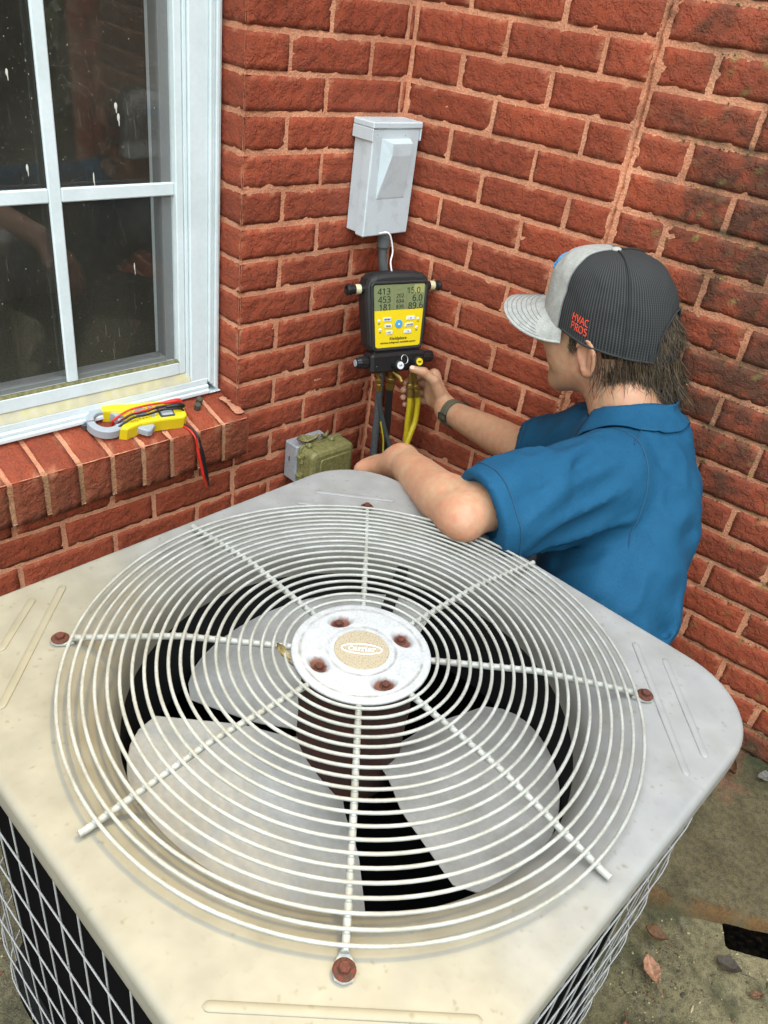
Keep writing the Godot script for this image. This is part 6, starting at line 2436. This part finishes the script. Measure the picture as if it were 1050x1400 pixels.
func build_cap(o: Node3D) -> void:
	var HX := Transform3D(HB, SKULL)
	var seam := deg_to_rad(60.0)
	var mb := MB.new()
	# back of dark net, with the opening over the strap
	var arch := func(s: float, t: float) -> bool:
		var ph := seam + (TAU - 2.0 * seam) * s
		var w := absf(ph - PI) / deg_to_rad(33.0)
		return not (w < 1.0 and t < 0.33 * sqrt(1.0 - w * w))
	mb.grid(160, 44, func(s, t): return HX * cap_at(-(seam + (TAU - 2.0 * seam) * s), t), false, null, arch)
	mb.grid(160, 44, func(s, t): return HX * cap_at(-(seam + (TAU - 2.0 * seam) * (1.0 - s)), t, -0.0015), false, null, func(s, t): return arch.call(1.0 - s, t))
	var cap := obj("trucker_cap", mb, M.cap_mesh, o)
	mb = MB.new()
	mb.grid(60, 44, func(s, t): return HX * cap_at(seam * (1.0 - 2.0 * s), t, 0.0008), false)
	mb.grid(60, 44, func(s, t): return HX * cap_at(-seam * (1.0 - 2.0 * s), t, -0.0012), false)
	obj("front_panel", mb, M.cap_grey, cap)
	# panel seams and bindings
	for ph in [seam, -seam, deg_to_rad(119.0), -deg_to_rad(119.0)]:
		mb = MB.new()
		var pts := []
		for k in 30:
			pts.append(HX * cap_at(ph, k / 29.0 * 0.985, 0.0012))
		mb.tube(pts, 0.0010 if absf(ph) < 1.5 else 0.0016, 6)
		obj("panel_seam", mb, M.stitch if absf(ph) < 1.5 else M.cap_binding, cap)
	mb = MB.new()
	var rimpts := []
	for k in 81:
		var ph := lerpf(deg_to_rad(52.0), TAU - deg_to_rad(52.0), k / 80.0)
		if absf(ph - PI) < deg_to_rad(35.0):
			continue
		rimpts.append(HX * cap_at(ph, 0.006, 0.0004))
	var ap := []
	for k in 33:
		var w := lerpf(-1.0, 1.0, k / 32.0)
		ap.append(HX * cap_at(PI + w * deg_to_rad(33.0), 0.33 * sqrt(maxf(0.0, 1.0 - w * w)), 0.0006))
	mb.tube(ap, 0.0030, 8, false, true, 0.6)
	var half := rimpts.size() / 2
	mb.tube(rimpts.slice(0, half), 0.0022, 8)
	mb.tube(rimpts.slice(half), 0.0022, 8)
	obj("binding", mb, M.cap_binding, cap)
	mb = MB.new()
	mb.grid(28, 4, func(s, t): return HX * (cap_at(-(PI + deg_to_rad(40.0) * (2.0 * s - 1.0)), 0.005, 0.0022) + Vector3(0, lerpf(-0.002, 0.015, t), 0)), false)
	mb.grid(28, 4, func(s, t): return HX * (cap_at(-(PI - deg_to_rad(40.0) * (2.0 * s - 1.0)), 0.005, 0.0005) + Vector3(0, lerpf(-0.002, 0.015, t), 0)), false)
	obj("strap", mb, M.cap_binding, cap)
	mb = MB.new()
	mb.ball(HX * Vector3(0, 0.1335, 0.003), Vector3(0.0085, 0.0040, 0.0085), HB, 16, 8)
	obj("button", mb, M.cap_grey, cap)
	# brim
	var br := deg_to_rad(64.0)
	var brim := func(s: float, t: float, lift: float) -> Vector3:
		var ph := lerpf(br, -br, s)
		var rim := cap_rim(ph)
		var e := ph / br
		var len := 0.074 * pow(maxf(0.0, 1.0 - pow(absf(e), 2.6)), 0.62)
		var dir := Vector3(sin(ph) * 0.45, 0, -1.0).normalized()
		var p := rim + dir * len * t + Vector3(0, 0.002 + lift, 0)
		p.y -= 0.9 * p.x * p.x * (0.5 + t) * 1.4 + 0.012 * t
		return p
	mb = MB.new()
	mb.grid(48, 14, func(s, t): return HX * brim.call(1.0 - s, t, 0.0015), false)
	mb.grid(48, 14, func(s, t): return HX * brim.call(s, t, -0.0020), false)
	var edge := []
	for k in 49:
		edge.append(HX * brim.call(k / 48.0, 1.0, -0.0003))
	mb.tube(edge, 0.0023, 8)
	var bo := obj("brim", mb, M.cap_grey, cap)
	for q in 7:
		mb = MB.new()
		var pts := []
		for k in 41:
			pts.append(HX * (brim.call(lerpf(0.05 + 0.02 * (6 - q), 0.95 - 0.02 * (6 - q), k / 40.0), 0.24 + 0.118 * q, 0.0017)))
		mb.tube(pts, 0.00045, 5)
		obj("stitching", mb, M.stitch, bo)
	# embroidery
	for l in [["HVAC", 0.0092], ["PROS", 0.0]]:
		mb = MB.new()
		mb.text(words(l[0], 0.0080, ["Droid Sans"], false, false, 0.0009), func(p):
			var y: float = p.y + l[1] - 0.002 * p.x
			return HX * cap_at(-(deg_to_rad(82.0) + p.x / 0.088), clampf(0.090 + y / 0.140, 0.0, 0.9), 0.0011 + p.z))
		obj("embroidery", mb, M.red_thread, cap)
	for q in 5:
		mb = MB.new()
		var pts := []
		for k in 9:
			pts.append(HX * cap_at(deg_to_rad(-17.0 + 34.0 * k / 8.0), 0.40 + 0.035 * q + 0.03 * sin(k * 0.8 + q), 0.0016))
		mb.tube(pts, 0.0024, 6)
		obj("embroidery", mb, M.blue_thread, cap)

func build_hair(o: Node3D) -> void:
	var HX := Transform3D(HB, SKULL)
	var r := RandomNumberGenerator.new()
	r.seed = 77
	var mb := MB.new()
	mb.color = Color(0.020, 0.013, 0.007)
	# close layer over the skull, behind the ears
	skin(mb, func(p):
		var h: Vector3 = head_inv * p
		var d := ell_d(h, Vector3(0, 0.022, 0.010), Vector3(0.0775, 0.096, 0.0940))
		d = smin(d, cone_d(h, Vector3(0, -0.04, 0.060), Vector3(0, -0.075, 0.066), 0.048, 0.036), 0.02)
		var front := 0.024 - h.z - 0.12 * maxf(0.0, h.y + 0.01)
		return maxf(maxf(d, front), maxf(h.y - 0.11, -0.098 - h.y)), SKULL - Vector3(0.12, 0.15, 0.12), SKULL + Vector3(0.12, 0.14, 0.17), 0.0042)
	var hair := obj("hair", mb, M.hair, o)
	mb = MB.new()
	var lock := func(root: Vector3, dir: Vector3, len: float, drop: float, wide: float) -> void:
		var k := r.randf()
		mb.color = mix(Color(0.022, 0.014, 0.007), Color(0.125, 0.082, 0.040), k * k)
		var pts := []
		var rad := []
		var p := root
		var d := dir.normalized()
		var phase := root.x * 90.0 + r.randfn(0.0, 0.7)
		var curl := Vector3(r.randfn(0, 0.10), r.randfn(0, 0.06), r.randfn(0, 0.10))
		for i in 7:
			pts.append(HX * (p + Vector3(sin(i * 1.3 + phase), 0.0, cos(i * 1.1 + phase * 1.7)) * 0.0026 * i / 6.0))
			rad.append(wide * (1.0 - 0.8 * pow(i / 6.0, 2.0)))
			p += d * len / 6.0
			d = (d + Vector3(0, -drop, 0) + curl).normalized()
			# stay outside the neck
			var rr := Vector2(p.x, p.z - 0.02).length()
			if p.y < -0.03 and rr < 0.068:
				p.x *= 0.068 / rr
				p.z = 0.02 + (p.z - 0.02) * 0.068 / rr
		mb.tube(pts, rad, 4, false, false, 0.45, HB * Vector3(p.x, 0, p.z))
	for i in 3600:
		var ph := PI + r.randfn(0.0, 0.62)
		if absf(ph - PI) > deg_to_rad(84.0):
			continue
		var rim := cap_rim(ph)
		var low := absf(r.randfn(0.0, 0.028))
		var y := rim.y + 0.004 - low
		var shrink := 1.0 - 2.6 * maxf(0.0, low - 0.02)
		var root := Vector3(rim.x * 0.95 * shrink, y, 0.006 + (rim.z - 0.006) * 0.965 * shrink)
		var out := Vector3(root.x, 0, root.z).normalized()
		var back := 1.0 - absf(ph - PI) / deg_to_rad(84.0)
		var dir := Vector3(0, -1.0, 0.12 + r.randfn(0.0, 0.12)) + out * r.randf_range(-0.05, 0.16) + Vector3(r.randfn(0, 0.14), 0, 0)
		lock.call(root + out * r.randf_range(0.0, 0.011), dir, lerpf(0.058, 0.064, back) * r.randf_range(0.75, 1.2), r.randf_range(-0.05, 0.16), r.randf_range(0.0005, 0.0011))
	# hair showing in the opening of the cap, combed straight down
	for i in 900:
		var w := r.randf_range(-1.0, 1.0)
		var ph := PI + w * deg_to_rad(35.0)
		var t := 0.33 * sqrt(1.0 - w * w) * r.randf_range(0.55, 1.0)
		var root := cap_at(ph, t, -0.006)
		var out := Vector3(root.x, 0, root.z).normalized()
		lock.call(root, Vector3(r.randfn(0, 0.03), -1.0, 0.0) + out * (0.35 + 0.3 * r.randf()), 0.045 * r.randf_range(0.7, 1.1), 0.10, r.randf_range(0.0006, 0.0011))
	# sideburns
	for s in [-1, 1]:
		for i in 150:
			var root := Vector3(s * (0.0735 + r.randf() * 0.002), r.randf_range(-0.018, 0.014), r.randf_range(-0.030, -0.012))
			lock.call(root, Vector3(s * 0.05, -1.0, 0.12 + r.randfn(0, 0.12)), r.randf_range(0.008, 0.018), 0.0, r.randf_range(0.0004, 0.0008))
	var st := obj("hair_lock", mb, M.hair, hair)
	st.set_meta("kind", "stuff")

# ---------------------------------------------------------------- leaves and bits
func leaf_mesh(len: float, wid: float, curl: float, twist: float, col: Color, sd: int) -> MB:
	var mb := MB.new()
	var shape := func(s: float, t: float) -> Vector3:
		var a := (t - 0.5) * len
		var w := wid * 0.5 * pow(sin(PI * clampf(t, 0.02, 0.98)), 0.75) * (1.0 + 0.22 * noise_b.get_noise_1d(t * 9.0 + sd * 3.1 + (7.0 if s > 0.5 else 0.0)))
		var e := (s - 0.5) * 2.0
		var th := e * curl
		var x := w * (sin(th) / maxf(curl, 0.01)) if curl > 0.05 else w * e
		var y := w * (1.0 - cos(th)) / maxf(curl, 0.01)
		y += 0.25 * len * curl * pow((t - 0.5) * 1.6, 2.0) + 0.003 * noise_a.get_noise_2d(s * 4.0 + sd, t * 5.0)
		y -= 0.0016 * exp(-pow(e / 0.08, 2.0))
		var ang := twist * (t - 0.5)
		return Vector3(x * cos(ang) - y * sin(ang), x * sin(ang) + y * cos(ang), -a)
	var tone := func(_p: Vector3, s: float, t: float) -> Color:
		var k := noise_a.get_noise_2d(s * 3.0 + sd * 1.7, t * 4.0)
		var c := mix(col, col.darkened(0.55), 0.4 + 0.9 * k)
		return mix(c, Color(col.r * 1.5, col.g * 1.5, col.b * 1.4), exp(-pow((s - 0.5) / 0.05, 2.0)) * 0.5)
	mb.grid(10, 18, shape, false, tone)
	mb.grid(10, 18, func(s, t): return shape.call(1.0 - s, t) + Vector3(0, -0.0005, 0), false, func(p, s, t): return tone.call(p, 1.0 - s, t))
	return mb

func leaf(label: String, at: Vector3, yaw: float, len: float, wid: float, curl: float, twist: float, col: Color, sd: int, pitch := 0.0, group := "dry leaves on the ground beside the unit") -> void:
	var o := thing("dry_leaf", label, "leaf", at, group)
	var xf := Transform3D(Basis(Vector3.UP, yaw) * Basis(Vector3.RIGHT, pitch), at)
	obj("blade", leaf_mesh(len * 0.85, wid * 0.85, curl, twist, col, sd), M.leaf, o, xf)
	var mb := MB.new()
	mb.color = col.darkened(0.3)
	mb.tube([Vector3(0, 0.0005, len * 0.5 - 0.002), Vector3(0.002, 0.003, len * 0.5 + 0.008), Vector3(0.004, 0.002, len * 0.5 + 0.018)], [0.0009, 0.0008, 0.0006], 6)
	obj("stalk", mb, M.leaf, o, xf)

func build_litter() -> void:
	var tan_c := Color(0.36, 0.25, 0.12)
	var brown := Color(0.16, 0.075, 0.032)
	var rusty := Color(0.26, 0.10, 0.045)
	leaf("curled brown leaf standing beside the wire guard, next to the slab step", Vector3(-0.385, 0.004, 1.215), 0.5, 0.060, 0.040, 1.3, 0.9, brown, 1, 0.5)
	leaf("yellow and brown leaf lying flat, long end pointing right", Vector3(-0.500, -0.008, 1.345), 1.35, 0.075, 0.026, 0.7, 0.3, Color(0.26, 0.17, 0.04), 2)
	leaf("reddish brown leaf under the yellow leaf's near edge", Vector3(-0.535, -0.010, 1.335), 2.4, 0.050, 0.034, 0.5, 0.2, rusty, 3)
	leaf("small brown leaf apart on the bare concrete below the yellow leaf", Vector3(-0.520, -0.011, 1.385), 0.3, 0.038, 0.022, 0.8, 0.5, rusty, 4)
	leaf("large pale tan curled leaf lowest beside the wire guard", Vector3(-0.640, 0.000, 1.315), -0.4, 0.095, 0.050, 1.5, 0.7, tan_c, 5, 0.25)
	leaf("dark brown leaf tucked under the pale tan curled leaf", Vector3(-0.650, -0.006, 1.275), 1.2, 0.070, 0.044, 0.9, 0.6, Color(0.07, 0.035, 0.018), 6)
	leaf("pale leaf on edge against the guard above the dark leaf", Vector3(-0.600, 0.004, 1.275), 0.9, 0.060, 0.030, 1.4, 0.4, tan_c, 7, 0.7)
	leaf("brown leaf pressed against the guard between two pale ones", Vector3(-0.560, -0.004, 1.270), 2.0, 0.050, 0.030, 0.8, 0.5, rusty, 8, 0.3)
	leaf("peach coloured leaf half hidden by the guard, midway along it", Vector3(-0.440, 0.000, 1.245), -0.7, 0.055, 0.035, 0.6, 0.2, Color(0.42, 0.21, 0.12), 9)
	leaf("long dark leaf at the wall foot by the unit's rounded corner", Vector3(0.070, 0.016, 1.135), 1.9, 0.100, 0.034, 1.2, 0.8, brown, 10, 0.2)
	leaf("pale twisted leaf at the wall foot just right of the unit's corner", Vector3(0.030, 0.018, 1.110), 0.4, 0.060, 0.024, 1.6, 1.4, tan_c, 11, 0.7)
	leaf("grey weathered leaf by the red patch at the wall foot", Vector3(0.115, 0.014, 1.200), 1.0, 0.060, 0.030, 0.5, 0.4, Color(0.18, 0.17, 0.15), 12)
	leaf("dark leaf scrap at the near end of the black drain piece", Vector3(-0.325, -0.004, 1.330), 0.2, 0.050, 0.036, 0.7, 0.5, Color(0.06, 0.045, 0.03), 13)
	leaf("tiny brown leaf alone on the concrete right of the others", Vector3(-0.330, -0.010, 1.385), 0.9, 0.028, 0.018, 0.5, 0.3, brown, 14)
	# on the outlet box
	leaf("dry curled yellow green leaf lying on top of the grey outlet box", Vector3(-0.235, 0.3735, 0.040), 1.45, 0.085, 0.045, 1.1, 0.9, Color(0.30, 0.27, 0.11), 21, 0.1, "dry leaves on the outlet box")
	leaf("narrow dry leaf standing on the outlet box near its cover", Vector3(-0.190, 0.376, 0.048), 1.9, 0.070, 0.022, 1.4, 1.2, Color(0.28, 0.25, 0.10), 22, 0.25, "dry leaves on the outlet box")
	# on the grille
	leaf("small dry leaf scrap caught at the left rim of the round hub plate", Vector3(-0.952, LID + 0.034, 0.842), 0.4, 0.030, 0.014, 1.0, 1.0, Color(0.36, 0.27, 0.10), 23, 0.9, "leaf scraps on the grille")
	# black drain piece at the slab's edge
	var o := thing("drain_piece", "short black plastic drain piece lying in the hollow of the slab edge", "drain", Vector3(-0.22, -0.01, 1.36))
	var a := Vector3(-0.262, 0, 1.293)
	var b := Vector3(-0.175, 0, 1.413)
	var d := (b - a).normalized()
	var w := Vector3(-d.z, 0, d.x)
	var mb := MB.new()
	mb.box(Transform3D(Basis(w, Vector3.UP, w.cross(Vector3.UP)), a.lerp(b, 0.5) + w * 0.010 + Vector3(0, -0.0205, 0) + d * 0.02) * Transform3D(Basis(Vector3(0.12, 0, 1).normalized(), 0.10), Vector3.ZERO), Vector3(0.052, 0.018, 0.190), 0.005)
	obj("sleeve", mb, M.drain_plastic, o)
	# grit, straw and crumbs nobody could count
	mb = MB.new()
	var r := RandomNumberGenerator.new()
	r.seed = 12
	for i in 1700:
		var x := r.randf_range(-0.75, 0.25)
		var z := r.randf_range(1.12, 1.75)
		var left := i % 3 == 0
		if left:
			x = r.randf_range(-1.75, -1.12)
			z = r.randf_range(0.10, 1.1)
		var s := r.randf_range(0.0006, 0.0022)
		var k := r.randf()
		mb.color = Color(0.06, 0.045, 0.028) if k < 0.5 else (Color(0.34, 0.28, 0.16) if k < 0.8 else Color(0.17, 0.07, 0.035))
		var long := r.randf_range(2.0, 7.0) if r.randf() < (0.35 if left else 0.08) else r.randf_range(0.8, 1.6)
		mb.ball(Vector3(x, -0.018 + ground_h(x, z) + s * 0.5, z), Vector3(s, s * 0.7, s * long), Basis(Vector3.UP, r.randf() * TAU), 6, 4)
	for i in 800:
		var along := r.randf()
		var x := lerpf(-0.72, -0.34, along) + r.randfn(0.0, 0.02)
		var z := lerpf(1.268, 1.228, along) + absf(r.randfn(0.0, 0.030)) + (r.randf() * 0.15 if i % 5 == 0 else 0.0)
		var s := r.randf_range(0.0004, 0.0014) * (1.0 + 1.4 * float(i % 17 == 0))
		var k := r.randf()
		mb.color = Color(0.050, 0.040, 0.024) if k < 0.6 else (Color(0.11, 0.065, 0.035) if k < 0.9 else Color(0.30, 0.22, 0.12))
		mb.ball(Vector3(x, -0.018 + ground_h(x, z) + s * 0.3, z), Vector3(s, s * 0.35, s * r.randf_range(0.8, 2.2)), Basis(Vector3.UP, r.randf() * TAU), 6, 4)
	var g := obj("ground_litter", mb, M.litter)
	g.set_meta("kind", "stuff")
	tag(g, "crumbs, grit and straw scattered over the concrete round the unit", "litter")

# ---------------------------------------------------------------- hedge across the yard, seen only in the window glass
func build_hedge() -> void:
	var o := thing("hedge", "dark olive hedge across the yard, mirrored in the upper window panes", "hedge", Vector3(1.4, 0.0, 5.4))
	var r := RandomNumberGenerator.new()
	r.seed = 88
	var mb := MB.new()
	for i in 9000:
		var lump := r.randi_range(0, 8)
		var c := Vector3(-1.6 + 0.75 * lump, 1.3 + 0.5 * sin(lump * 2.3), 5.4 + 0.35 * cos(lump * 1.7))
		var d := Vector3(r.randfn(), r.randfn(), r.randfn()).normalized()
		var p := c + d * Vector3(1.0, 1.6, 0.9) * r.randf_range(0.75, 1.05)
		if p.y < 0.02:
			continue
		var n := (d + Vector3(r.randfn(), r.randfn(), r.randfn()) * 0.6).normalized()
		var a := n.cross(Vector3.UP).normalized() * r.randf_range(0.04, 0.09)
		var b := n.cross(a).normalized() * r.randf_range(0.06, 0.12)
		mb.color = mix(Color(0.030, 0.036, 0.010), Color(0.090, 0.095, 0.025), r.randf())
		mb.quad(p - a, p - b, p + a, p + b)
	var f := obj("foliage", mb, M.hedge_leaf, o)
	f.set_meta("kind", "stuff")
	for lump in 5:
		mb = MB.new()
		var x := -1.4 + 1.45 * lump
		mb.tube([Vector3(x, -0.05, 5.4), Vector3(x + 0.05, 0.8, 5.35), Vector3(x - 0.03, 1.8, 5.42)], [0.09, 0.07, 0.03], 8)
		obj("stem", mb, M.bark, o)
